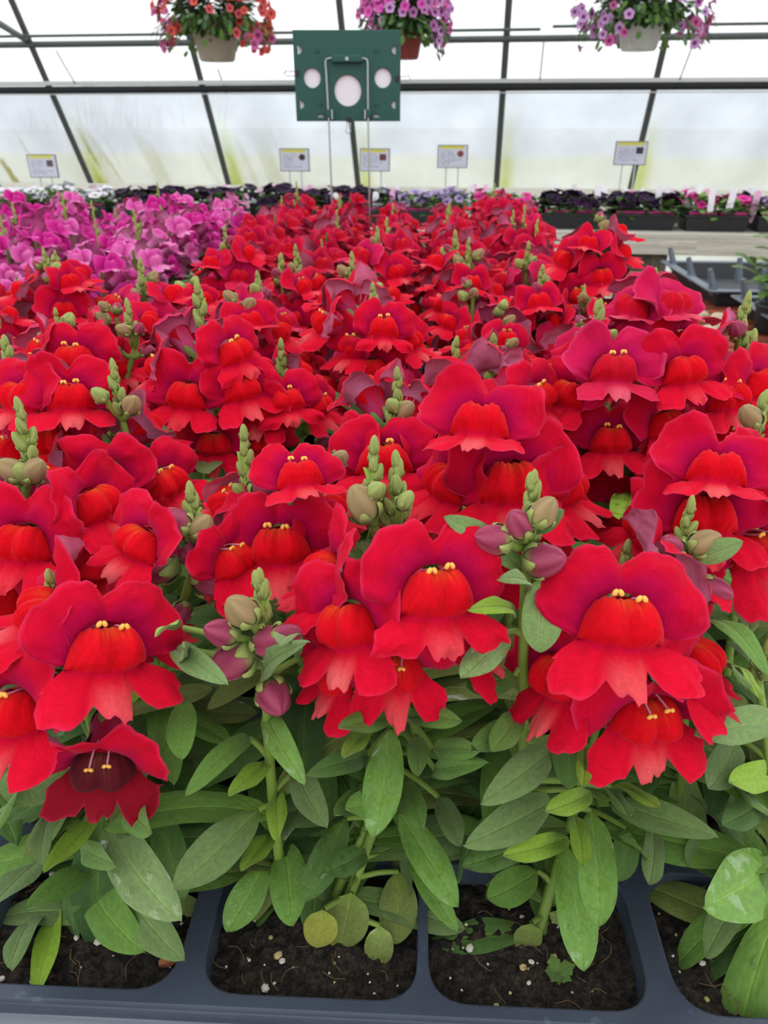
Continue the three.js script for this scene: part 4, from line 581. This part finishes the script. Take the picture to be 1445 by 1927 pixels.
{ // low table of red slats at the right with empty black flats
  M.red = new THREE.MeshStandardMaterial({ name: 'red slat', color: lin(206, 100, 74), roughness: 0.8, map: M.wood.map });
  const TY = 0.665, t = thing('slatted_table', V(1.12, 0, -1.62), 'low table of terracotta-red slats behind the bed at the right edge', 'table'); t.rotation.y = R(-4);
  for (let i = 0; i < 24; i++) { const m = mesh('slat', box(1.15, 0.02, 0.026, 0, TY - 0.01, 0.62 - i * 0.044, 0.004), M.red, t); }
  for (const x of [-0.5, 0.5]) mesh('rail', box(0.04, 0.05, 1.1, x, TY - 0.046, 0.1, 0.004), M.red, t);
  for (const x of [-0.5, 0.5]) for (const z of [0.5, -0.35]) mesh('leg', box(0.05, TY - 0.07, 0.05, x, (TY - 0.07) / 2, z, 0.004), M.red, t);
  M.greyTray = new THREE.MeshStandardMaterial({ name: 'grey flat plastic', color: lin(98, 106, 116), roughness: 0.5 });
  const mk = (x, y, F, rot, tilt, label) => { // an empty flat: floor, sloping walls, a lip, upright web posts
    const f = thing('empty_flat', V(x, TY + 0.001, -F), label, 'flat', 'empty flats on the red slatted table'); f.rotation.y = R(rot);
    const w = 0.36, d = y, h = 0.036;
    mesh('base', box(w - 0.04, 0.003, d - 0.04, 0, 0.0016, 0, 0.001), M.black, f);
    const wl = []; for (const [ww, dd, xx, zz, rx, rz] of [[w - 0.03, 0.003, 0, d / 2 - 0.015, 0.3, 0], [w - 0.03, 0.003, 0, -d / 2 + 0.015, -0.3, 0], [0.003, d - 0.03, w / 2 - 0.015, 0, 0, -0.3], [0.003, d - 0.03, -w / 2 + 0.015, 0, 0, 0.3]]) wl.push(new THREE.BoxGeometry(ww, h, dd).rotateX(rx).rotateZ(rz).translate(xx, h / 2, zz));
    mesh('wall', merge(wl), M.black, f);
    const lip = []; for (const [ww, dd, xx, zz] of [[w + 0.02, 0.022, 0, d / 2], [w + 0.02, 0.022, 0, -d / 2], [0.022, d, w / 2, 0], [0.022, d, -w / 2, 0]]) lip.push(box(ww, 0.004, dd, xx, h, zz, 0.0015));
    mesh('lip', merge(lip), M.greyTray, f);
    for (const [i, j] of [[-1, -0.9], [-1, 0], [-1, 0.9], [-0.4, 0.95], [0.3, 0.95], [-0.4, 0.1], [0.4, -0.2]]) { const g = new THREE.CylinderGeometry(0.006, 0.011, 0.055, 4, 1).rotateY(0.785).translate(0, 0.0275, 0); mesh('web_post', g.applyMatrix4(new THREE.Matrix4().makeRotationZ(-0.35 * i)), M.greyTray, f).position.set(i * w * 0.46, h - 0.012, j * d * 0.46); }
    return f;
  };
  mk(0.89, 0.36, 1.79, -3, 0, 'empty dark flat with a pale grey lip, its left corner nearest the bench block'); mk(0.9, 0.24, 1.43, -3, 0, 'empty grey flat cut by the right edge, in front of the other one');
  { const r = rng(5), geo = [0, 1, 2].map((k) => { const g = new THREE.IcosahedronGeometry(0.014, 2), p = g.attributes.position; for (let i = 0; i < p.count; i++) { const s = 0.8 + 0.5 * fbm(p.getX(i) * 90 + k * 9, p.getY(i) * 90 + p.getZ(i) * 60, k); p.setXYZ(i, p.getX(i) * s * 1.3, p.getY(i) * s * 0.6, p.getZ(i) * s); } g.computeVertexNormals(); return g; }), mt = new THREE.MeshStandardMaterial({ color: lin(196, 178, 150), roughness: 0.95 });
    for (let i = 0; i < 9; i++) { const p = px(1275 + r() * 100, 600, 1.48), s = mesh('clay_lump', geo[i % 3], mt, scene); s.position.set(p.x, TY + 0.006, p.z - 0.06 + 0.12 * r()); s.rotation.y = r() * 6; s.scale.setScalar(0.7 + 0.6 * r()); tag(s, 'pale tan lump lying on the red slats behind the bed', 'stone', 'pale lumps on the red slats'); } }
}

// ---------------------------------------------------------------- small foliage, petunias and pansies of the far benches
const smallLeaf = {}; for (const [k, c] of [['green', lin(78, 112, 56)], ['deep', lin(48, 74, 40)], ['blue', lin(82, 108, 84)], ['light', lin(116, 156, 76)]]) smallLeaf[k] = leafGeo(0.5, 0.3, c, 7, 0, 2, 4);
function clump(seed, n, rad, tall, L, keys) { const r = rng(seed), list = []; for (let i = 0; i < n; i++) { const a = r() * 6.28, e = r(), q = Math.sqrt(r()) * rad * (0.4 + 0.6 * Math.sin(Math.acos(e * 2 - 1))); list.push(moved(smallLeaf[keys[r() * keys.length | 0]], V(Math.sin(a) * q * 0.6, e * tall * 0.8, Math.cos(a) * q * 0.6), euler(a * 57.3 + 60 * (r() - 0.5), -30 + 80 * e + 40 * (r() - 0.5), 30 * (r() - 0.5)), L * (0.7 + 0.6 * r()))); } return merge(list); }
function discFlower(petals, rad, cup, cIn, cOut, cEye, seed, nu = 15) { // five-lobed open face, facing +z
  const r = rng(seed), ph = r() * 6;
  return sheet(nu, 4, (u, v) => { const a = u * Math.PI, L = rad * (0.82 + 0.18 * Math.abs(Math.cos(a * petals / 2))) * v; return [Math.sin(a) * L, Math.cos(a) * L, cup * v * v * rad * (1 + 0.3 * Math.sin(a * 3 + ph)) - (v < 0.01 ? rad * 0.25 : 0)]; }, (u, v, b) => b ? cOut : v < 0.3 ? cEye : mixc(cIn, cOut, sst(v, 0.3, 0.9) + 0.2 * Math.sin(u * 15)), 0.0006);
}
function trumpet(cIn, cOut, cEye, seed) { const d = discFlower(5, 0.022, 0.15, cIn, cOut, cEye, seed), t = paint(new THREE.CylinderGeometry(0.006, 0.0025, 0.022, 7, 1, true).rotateX(Math.PI / 2).translate(0, 0, -0.012), cOut); return merge([d, t]); }
const PAL = {
  coral: [lin(232, 112, 96), lin(226, 96, 84), lin(176, 60, 62)], coralB: [lin(214, 84, 96), lin(222, 108, 108), lin(150, 44, 58)], pink: [lin(222, 84, 178), lin(230, 110, 196), lin(196, 60, 150)],
  lilac: [lin(204, 150, 204), lin(214, 168, 214), lin(112, 44, 104)], lilacB: [lin(186, 112, 176), lin(208, 140, 196), lin(104, 30, 88)], rose: [lin(206, 92, 158), lin(214, 120, 176), lin(140, 44, 100)],
};
const TR = {}; for (const k in PAL) TR[k] = [1, 2].map((s) => trumpet(...PAL[k], s));
const pomG = (() => { const r = rng(8), l = []; for (let i = 0; i < 26; i++) { const z = 1 - 2 * (i + 0.5) / 26, a = i * 2.4, q = Math.sqrt(1 - z * z); l.push(moved(discFlower(5, 0.016, 0.3, lin(224, 88, 184), lin(236, 122, 204), lin(196, 60, 150), i, 10), V(q * Math.cos(a), z, q * Math.sin(a)).multiplyScalar(0.04), new THREE.Quaternion().setFromUnitVectors(Z, V(q * Math.cos(a), z, q * Math.sin(a))))); } return merge(l); })();
M.floret = new THREE.MeshPhysicalMaterial({ name: 'floret', vertexColors: true, roughness: 0.9, transmission: 0.3, thickness: 0, specularIntensity: 0.3 });
M.smallLeaf = new THREE.MeshPhysicalMaterial({ name: 'small leaf', vertexColors: true, roughness: 0.9, transmission: 0.2, thickness: 0, specularIntensity: 0.3 });
function basket(x, yTop, yBot, wTop, F, potC, label, mix, seed, spreadPx, droop, clipPot) {
  const top = px(x, yTop, F), H0 = top.y - px(x, yBot, F).y, rt = pxSize(wTop / 2, yTop, F), rb = rt * 0.73, t = thing('hanging_basket', V(top.x, top.y - H0, top.z), label, 'hanging basket', undefined), r = rng(seed);
  const L = [[0, 0.002], [rb * 0.9, 0], [rb, 0.008], [lerp(rb, rt, 0.9), H0 * 0.9], [rt * 1.0, H0 * 0.905], [rt * 1.05, H0 * 0.92], [rt * 1.05, H0], [rt * 0.98, H0], [rt * 0.95, H0 * 0.9], [0, H0 * 0.86]].map(([a, b]) => new THREE.Vector2(a, b));
  mesh('pot', new THREE.LatheGeometry(L, 40), new THREE.MeshStandardMaterial({ name: 'pot plastic', color: potC, roughness: 0.6, map: M.tray.map }), t);
  const sp = pxSize(spreadPx, yTop, F);
  const fo = mesh('foliage', clump(seed, 1200, sp * 1.05, sp * 0.95, 0.045, ['green', 'deep', 'blue', 'deep']), M.smallLeaf, t); fo.position.y = H0 - sp * 0.12; tag(fo, null, null, null, 'stuff');
  const tr = []; for (let i = 0; i < 340; i++) { const a = r() * 6.28, q = rt * 1.1 + (sp * 0.98 - rt * 1.1) * r(), dr = (0.3 + 0.7 * r()) * droop * sst(q, rt * 0.9, sp * 0.8); tr.push(moved(smallLeaf[['green', 'deep', 'blue'][i % 3]], V(Math.sin(a) * q, H0 + 0.02 - dr * r(), Math.cos(a) * q), euler(a * 57.3, -60 + 60 * r(), 0), 0.04)); }
  tag(mesh('trailing_foliage', merge(tr), M.smallLeaf, t), null, null, null, 'stuff');
  for (let i = 0; i < 175; i++) { const a = (r() - 0.5) * 4.0, low = r() < 0.42, e = low ? -r() : 0.02 + 0.8 * r(), k = mix[r() * mix.length | 0], R1 = low ? lerp(rt * 1.2, sp * 1.02, Math.sqrt(r())) : sp * (0.9 + 0.16 * r()), cz = Math.sqrt(1 - Math.max(0, e) ** 2);
    const p = V(Math.sin(a) * cz * R1, H0 + (e > 0 ? e * sp * 0.9 : e * droop * (0.2 + 0.8 * sst(R1, rt, sp))), Math.cos(a) * cz * R1); if (e < 0.08 && Math.abs(p.x) < rt * 1.15) continue;
    const f = mesh('flower', TR[k][i % 2], M.floret, t); f.position.copy(p); f.quaternion.copy(euler(a * 40 + 50 * (r() - 0.5), 10 + 30 * e + 40 * (r() - 0.5), 0)); f.scale.setScalar(0.7 + 0.4 * r()); }
  const h = []; for (let k = 0; k < 3; k++) { const a = k * 2.094 + 0.5; h.push(bar(V(Math.sin(a) * rt, H0, Math.cos(a) * rt), V(0, H0 + 0.55, 0), 0.0018, 5)); } h.push(rod([V(0, H0 + 0.55, 0), V(0, H0 + 0.62, 0), V(0.012, 2.36 - t.position.y, 0)], 0.0022, 6, 10));
  mesh('hanger', merge(h), M.steel, t);
  return t;
}
const b1 = basket(403, 42, 116, 92, 3.6, lin(188, 172, 152), 'tan hanging pot overflowing with coral petunias and a pink flower ball, upper left', ['coral', 'coral', 'coralB', 'coralB', 'rose'], 3, 108, 0.11);
for (const [dx, dy] of [[-0.06, 0.24], [0.05, 0.26], [0.17, 0.28]]) { const m = mesh('flower_ball', pomG, M.floret, b1); m.position.set(dx, dy, 0.19); }
basket(762, 42, 112, 74, 3.6, lin(158, 52, 44), 'red-brown hanging pot of pink-lilac petunias, partly hidden by the green sign', ['lilacB', 'rose', 'lilac', 'pink'], 5, 86, 0.13);
basket(1210, 26, 96, 92, 3.6, lin(226, 226, 222), 'white hanging pot of lilac petunias with dark throats, upper right', ['lilac', 'lilac', 'lilacB', 'lilac', 'rose'], 8, 126, 0.13);
{ const c = px(403, 42, 3.6), e = px(1210, 26, 3.6), d = e.clone().sub(c); tag(mesh('basket_pipe', bar(c.clone().addScaledVector(d, -1.5).setY(2.36), c.clone().addScaledVector(d, 2.6).setY(2.36), 0.016, 10), M.pipe, scene), 'overhead pipe from which the three flower baskets hang, above the frame', 'pipe'); }

M.tagWhite = new THREE.MeshStandardMaterial({ name: 'white tag', color: lin(238, 234, 242), roughness: 0.5 }); M.tagPink = new THREE.MeshStandardMaterial({ name: 'pink tag', color: lin(238, 178, 216), roughness: 0.5 });
const pansyG = [['a', lin(44, 22, 52), lin(62, 30, 70), lin(30, 14, 34)], ['b', lin(52, 28, 60), lin(36, 18, 44), lin(24, 10, 28)]].map(([, a, b, c], i) => discFlower(5, 0.024, 0.2, a, b, c, i + 3, 12));
const petMag = [trumpet(lin(216, 40, 140), lin(226, 70, 160), lin(170, 20, 100), 4)], petLav = [trumpet(lin(170, 140, 190), lin(190, 168, 206), lin(110, 80, 140), 5)], petWhite = [trumpet(lin(232, 226, 236), lin(240, 236, 244), lin(190, 190, 120), 6)];
const clumpG = [1, 2, 3].map((s) => clump(s + 40, 60, 0.05, 0.075, 0.034, ['green', 'light', 'green', 'deep'])), clumpD = [1, 2].map((s) => clump(s + 60, 60, 0.05, 0.075, 0.034, ['deep', 'green', 'deep']));
const PACKH = 0.046;
function pot(al, dep, kind, seed, label, group) {
  const p = far(al, dep, benchTop + PACKH - 0.004), t = thing(kind === 'pansy' ? 'pansy' : 'petunia', p, label, 'flower', group), r = rng(seed * 5 + 2); t.rotation.y = r() * 6;
  const f = mesh('foliage', (kind === 'pansy' ? clumpD : clumpG)[seed % 2], M.smallLeaf, t); tag(f, null, null, null, 'stuff'); t.scale.set(0.95, 0.52 + 0.2 * r(), 0.95);
  const G = kind === 'pansy' ? pansyG : kind === 'magenta' ? petMag : kind === 'white' ? petWhite : petLav, n = kind === 'pansy' ? 9 : kind === 'lavender' ? 8 : kind === 'white' ? 7 : 3;
  for (let i = 0; i < n; i++) { const a = r() * 6.28, e = r(), m = mesh('flower', G[i % G.length], M.floret, t); m.position.set(Math.sin(a) * 0.042 * (1 - 0.5 * e), 0.038 + 0.052 * e, Math.cos(a) * 0.042 * (1 - 0.5 * e)); m.quaternion.copy(euler(a * 57.3, 15 + 50 * e, 0)); m.scale.setScalar(0.75 + 0.4 * r()); }
  return t;
}
{ // packs along the front of the far bench
  M.stripe = new THREE.MeshStandardMaterial({ name: 'magenta band', color: lin(176, 40, 112), roughness: 0.5 });
  const packs = [[-60, 60, 'white'], [75, 195, 'white'], [210, 330, 'pansy'], [345, 465, 'pansy'], [480, 600, 'pansy'], [615, 735, 'pansy'], [750, 870, 'lavender'], [885, 1005, 'magenta'], [1020, 1140, 'pansy'], [1155, 1276, 'pansy'], [1294, 1415, 'magenta'], [1432, 1550, 'lavender']];
  packs.forEach(([x0, x1, kind], i) => {
    const a0 = alPx(x0, 425), a1 = alPx(x1, 425), w = a1 - a0, c = (a0 + a1) / 2, D = 0.13, t = thing('cell_pack', far(c, 0.03 + D / 2, benchTop), ['black cell pack of white flowers past the left edge', 'black cell pack of white flowers at the left behind the magenta patch', 'black cell pack of dark pansies behind the magenta snapdragons', 'second black pack of dark pansies behind the magenta snapdragons', 'black pack of dark pansies left of the green sign', 'black pack of dark pansies behind the green sign', 'black pack of lavender flowers right of the green sign', 'black pack of magenta petunias behind the red bed', 'black pack of dark pansies at the bed’s far right corner', 'black cell pack of dark pansies with a magenta band, on the edge board', 'black cell pack of green magenta-flowered petunias, right of the pansy pack', 'black cell pack of lavender flowers cut by the right edge'][i], 'pack', 'cell packs on the far bench'); t.rotation.y = -PSI;
    const g = new THREE.BoxGeometry(w, PACKH, D, 1, 1, 1), p = g.attributes.position; for (let k = 0; k < p.count; k++) if (p.getY(k) < 0) { p.setX(k, p.getX(k) * 0.93); p.setZ(k, p.getZ(k) * 0.86); } g.computeVertexNormals(); mesh('body', g.translate(0, PACKH / 2, 0), M.black, t);
    mesh('rim', box(w + 0.008, 0.006, D + 0.008, 0, PACKH - 0.003, 0, 0.002), M.black, t);
    for (const s of [-1, 1]) mesh('band', box(w * 0.44, 0.008, 0.002, s * w * 0.24, PACKH + 0.005, D / 2 - 0.006, 0.0008), M.stripe, t);
    for (let k = 0; k < 3; k++) for (let d = 0; d < 2; d++) pot(c + (k - 1) * w / 3, 0.065 + d * 0.068, kind, i * 6 + k * 2 + d, { pansy: 'dark purple-black pansy in a black pack on the far bench', magenta: 'green petunia with a few magenta flowers in a pack on the far bench', lavender: 'lavender-flowered plant in a pack on the far bench', white: 'white-flowered plant on the far bench behind the magenta snapdragons' }[kind], { pansy: 'dark pansies on the far bench', magenta: 'magenta petunias on the far bench', lavender: 'lavender plants on the far bench', white: 'white flowers on the far bench' }[kind]);
  });
  for (let row = 1; row <= 4; row++) for (let i = 0; i < 15; i++) { const r = rng(row * 100 + i), x = -40 + i * 108 + r() * 40, dep = 0.16 + row * 0.08, kinds = x < 260 ? 'white' : x < 720 ? (r() < 0.7 ? 'pansy' : 'white') : x < 1010 ? 'lavender' : r() < 0.5 ? 'pansy' : 'magenta'; if (x > 930 && x < 1050) continue; pot(alPx(x, 395, dep), dep, kinds, row * 31 + i, { pansy: 'dark pansy in the deeper rows of the far bench', magenta: 'magenta petunia in the deeper rows of the far bench', lavender: 'lavender plant in the deeper rows of the far bench', white: 'white-flowered plant in the deeper rows of the far bench' }[kinds], { pansy: 'pansies deep on the far bench', magenta: 'petunias deep on the far bench', lavender: 'lavender plants deep on the far bench', white: 'white flowers deep on the far bench' }[kinds]).position.y -= PACKH - 0.02; }
  const tg = new THREE.Shape(); tg.moveTo(-0.0035, 0); tg.lineTo(0.0035, 0); tg.lineTo(0.0095, 0.03); tg.lineTo(0.0095, 0.082); tg.quadraticCurveTo(0.009, 0.09, 0, 0.0905); tg.quadraticCurveTo(-0.009, 0.09, -0.0095, 0.082); tg.lineTo(-0.0095, 0.03); tg.closePath();
  const tagG = new THREE.ExtrudeGeometry(tg, { depth: 0.0006, bevelEnabled: false, curveSegments: 4 });
  const put = (x, yTop, dep, pink, k) => { const al = alPx(x, yTop, dep), pT = far(al, dep, 0), d = px(x, yTop, 1).sub(EYE), t = pT.clone().sub(EYE).setY(0).length() / Math.hypot(d.x, d.z), y = EYE.y + d.y * t, m = mesh('plant_tag', tagG, pink ? M.tagPink : M.tagWhite, scene); m.position.copy(pT).setY(y - 0.0905); m.rotation.y = -PSI + (k % 5 - 2) * 0.14; m.rotation.z = (k % 7 - 3) * 0.04; tag(m, (pink ? 'pink' : 'white') + ' plant tag standing among the plants on the far bench', 'tag', (pink ? 'pink' : 'white') + ' plant tags on the far bench'); };
  [[284, 366, 1], [390, 358, 1], [411, 352, 1], [462, 364, 1], [515, 362, 0], [578, 365, 1], [637, 362, 0], [655, 366, 0], [683, 364, 0], [705, 360, 0], [738, 358, 1], [806, 362, 0], [1130, 348, 0], [1247, 348, 0], [1325, 354, 1], [1378, 353, 0], [1425, 358, 1], [1300, 356, 0], [1345, 352, 0]].forEach(([x, y, p], k) => put(x, y, 0.04 + (k % 3) * 0.03, p, k));
  const r = rng(99); for (let k = 0; k < 70; k++) { const x = -10 + r() * 1470, y = 345 + r() * 14; if (x > 930 && x < 1040) continue; put(x, y, 0.3 + 0.9 * r(), r() < 0.35, k); }
}
{ // tall leafy plant at the right edge
  const t = thing('leafy_plant', V(0.735, 0.668, -1.42), 'tall grey-green leafy plant in a dark pot at the right edge, above the empty flats', 'plant');
  mesh('pot', new THREE.LatheGeometry([[0, 0], [0.026, 0], [0.031, 0.045], [0.034, 0.045], [0.034, 0.051], [0.03, 0.051], [0, 0.046]].map(([a, b]) => new THREE.Vector2(a, b)), 24), M.black, t);
  const r = rng(41); for (let i = 0; i < 13; i++) { const a = r() * 6.28, q = 0.03 + 0.09 * r(), h = 0.06 + 0.15 * r(), cv = new THREE.CatmullRomCurve3([V(0, 0.045, 0), V(Math.sin(a) * q * 0.5, 0.05 + h * 0.5, Math.cos(a) * q * 0.5), V(Math.sin(a) * q, 0.06 + h, Math.cos(a) * q)]); mesh('stem', tube(cv.getPoints(5), 0.0022, 0.0012, 8, 5), M.stem, t); for (let k = 0; k < 11; k++) { const s = cv.getPoint(0.2 + 0.8 * k / 11), b = k * 2.4 + r(), L = 0.035 + 0.015 * r(); placeLeaf(t, s, s.clone().add(V(Math.sin(b) * L, (k / 11 - 0.3) * L * 0.8, Math.cos(b) * L)), L * 0.34, ['dark', 'grey', 'mid'][k % 3], 1, false, false, V(0, 1, 0.1)); } }
}

// ---------------------------------------------------------------- green sign seen from behind, and the info cards
{
  const F = 1.08, c = px(659, 145, F), wT = pxSize(199, 63, F), hh = 0.104, t = thing('sign_board', px(659, 393, F).setY(SOIL), 'dark green plastic sign back with round holes on a two-legged wire stake', 'sign'), y0 = c.y - t.position.y;
  M.green = new THREE.MeshStandardMaterial({ name: 'green plastic', color: lin(28, 82, 72), roughness: 0.6 });
  const S = wT / 199, P = (x, y) => new THREE.Vector2((x - 659) * S, (145 - y) * S * 0.92), sh = new THREE.Shape([P(558, 226), P(760, 226), P(760, 63), P(558, 63)]);
  const hole = (x, y, rx, ry = rx, a0 = 0, a1 = Math.PI * 2) => { const h = new THREE.Path(), n = 24; for (let i = 0; i < n; i++) { const a = lerp(a0, a1, i / (a1 - a0 > 6 ? n : n - 1)); const q = P(x + rx * Math.cos(a), y - ry * Math.sin(a)); i ? h.lineTo(q.x, q.y) : h.moveTo(q.x, q.y); } h.closePath(); sh.holes.push(h); };
  hole(659, 170, 27, 30); hole(591, 147, 17, 19); hole(727, 147, 17, 19);
  for (const y of [97, 196]) { hole(564, y, 10, 9, -1.5, 1.5); hole(753, y, 10, 9, Math.PI - 1.5, Math.PI + 1.5); } hole(604, 221, 8, 8, 0.05, 3.09); hole(714, 221, 8, 8, 0.05, 3.09);
  const g = new THREE.ExtrudeGeometry(sh, { depth: 0.0022, bevelEnabled: true, bevelThickness: 0.0006, bevelSize: 0.0006, bevelSegments: 1 }); mesh('board', g.translate(0, y0, 0), M.green, t);
  mesh('paper_sheet', box(186 * S, 156 * S * 0.92, 0.0006, 0, y0 + (145 - 145) * S, -0.0014, 0.0002), new THREE.MeshStandardMaterial({ name: 'white card', color: lin(240, 238, 244), roughness: 0.8, emissive: 0x000000 }), t);
  const Q = (x, y, z) => { const q = P(x, y); return V(q.x, q.y + y0, z); };
  mesh('wire_stake', merge([rod([Q(622, 440, 0.008), Q(622, 340, 0.008), Q(621, 230, 0.008), Q(619, 150, 0.008), Q(618, 118, 0.008), Q(621, 113, 0.008), Q(630, 112, 0.008)], 0.0012, 8, 60), rod([Q(699, 440, 0.008), Q(699, 340, 0.008), Q(698, 230, 0.008), Q(698, 150, 0.008), Q(698, 118, 0.008), Q(695, 113, 0.008), Q(686, 112, 0.008)], 0.0012, 8, 60)]), M.steel, t);
  mesh('top_bracket', merge([box(28 * S, 13 * S, 0.008, Q(645, 113, 0).x, Q(645, 113, 0).y, 0.007, 0.002), box(28 * S, 13 * S, 0.008, Q(674, 113, 0).x, Q(674, 113, 0).y, 0.007, 0.002)]), M.green, t);
  mesh('bolt', new THREE.CylinderGeometry(0.0022, 0.0022, 0.004, 10).rotateX(Math.PI / 2).translate(Q(659, 113, 0).x, Q(659, 113, 0).y, 0.01), M.steel, t);
  for (const x of [622, 698]) { mesh('side_bracket', box(12 * S, 14 * S, 0.009, Q(x, 212, 0).x, Q(x, 212, 0).y, 0.007, 0.0015), M.green, t); mesh('clip_pin', box(2.5 * S, 17 * S, 0.003, Q(x + (x < 650 ? 6 : -6), 214, 0).x, Q(x, 214, 0).y, 0.0115, 0.0005), M.pipeLight, t); }
  for (const [x, y] of [[602, 98], [716, 97], [604, 194], [714, 194]]) mesh('rivet', new THREE.CylinderGeometry(0.0022, 0.0026, 0.003, 10).rotateX(Math.PI / 2).translate(Q(x, y, 0).x, Q(x, y, 0).y, 0.0035), M.green, t);
  const clip = (x, y, ang, label) => { const p = Q(x, y, 0).add(t.position), k = thing('binder_clip', p, label, 'clip', 'binder clips on the green sign'); k.rotation.z = ang; const L = 17 * S;
    mesh('clip_body', merge([box(0.006, 0.0075, 0.0045, 0, 0, 0.001, 0.0008)]), M.black, k);
    for (const z of [0.0045, -0.002]) mesh('clip_handle', rod([V(0.003, 0.0022, z), V(0.008, 0.0026, z + 0.001), V(0.0095, 0.0016, z + 0.001), V(0.013, 0.0034, z + 0.002), V(0.0165, 0, z + 0.002), V(0.013, -0.0034, z + 0.002), V(0.0095, -0.0016, z + 0.001), V(0.008, -0.0026, z + 0.001), V(0.003, -0.0022, z)], 0.00045, 6, 40), M.steel, k); };
  clip(563, 139, Math.PI, 'binder clip with wire handle on the left edge of the green sign'); clip(755, 149, 0.06, 'binder clip on the right edge of the green sign'); clip(660, 224, -Math.PI / 2 - 0.1, 'binder clip hanging from the bottom edge of the green sign');
}
{
  const cards = [[52, 110, 290, 335, 'leftmost info card on stakes, over the magenta snapdragons', 0], [526, 583, 279, 323, 'info card left of the green sign’s legs, with a small round dark picture', 1], [677, 734, 279, 323, 'info card seen between and behind the legs of the green sign', 2], [823, 880, 272, 317, 'info card on two stakes right of the green sign, with a reddish picture', 3], [1157, 1216, 266, 311, 'rightmost info card, with a dark square picture, above the pansies', 4]];
  const pics = [[96, 84, 100], [70, 40, 44], [120, 60, 60], [150, 70, 66], [40, 44, 60]];
  for (const [x0, x1, y0, y1, label, k] of cards) {
    const F = 3.7, c = px((x0 + x1) / 2, (y0 + y1) / 2, F), w = pxSize(x1 - x0, (y0 + y1) / 2, F), h = w * 0.69, foot = benchTop, t = thing('info_card', V(c.x, foot, c.z), label, 'sign', undefined), yc = c.y - foot; t.rotation.y = -PSI;
    const face = tex(128, 96, (u, v) => { const n = fbm(u * 30, v * 22, k + 2); if (Math.abs(u - 0.5) > 0.475 || Math.abs(v - 0.5) > 0.465) return fbm(u * 60, v * 40, k) > 0.5 ? [70, 78, 90] : [96, 104, 116]; if (v > 0.83) return u > 0.08 && u < 0.88 ? [196, 190, 84] : [190, 190, 200]; const inPic = k === 1 || k === 3 ? Math.hypot((u - 0.76) / 0.11, (v - 0.62) / 0.14) < 1 : u > 0.66 && u < 0.88 && v > 0.48 && v < 0.76; if (inPic) { const q = 0.8 + 0.6 * (n - 0.5); return pics[k].map((p) => p * q); } const row = Math.floor(v * 22), line = row % 2 === 0 && v > 0.12 && v < 0.76 && u > 0.1 && u < 0.4 + 0.5 * hash(row, k, 3) && u < (v > 0.45 ? 0.6 : 0.9) && n > 0.42; return line ? [140, 140, 164] : [192, 192, 206]; });
    mesh('panel', box(w, h, 0.006, 0, yc, 0, 0.002), M.pipe, t);
    const pf = mesh('printed_face', new THREE.BoxGeometry(w * 0.985, h * 0.985, 0.0012).translate(0, yc, 0.0036), new THREE.MeshStandardMaterial({ name: 'printed card', map: face, roughness: 0.5 }), t);
    for (const s of [-1, 1]) mesh('stake', bar(V(s * w * 0.2, 0, -0.004), V(s * w * 0.2, yc - h * 0.4, -0.004), 0.0035, 6), M.pipeLight, t);
  }
}

renderer.render(scene, camera);
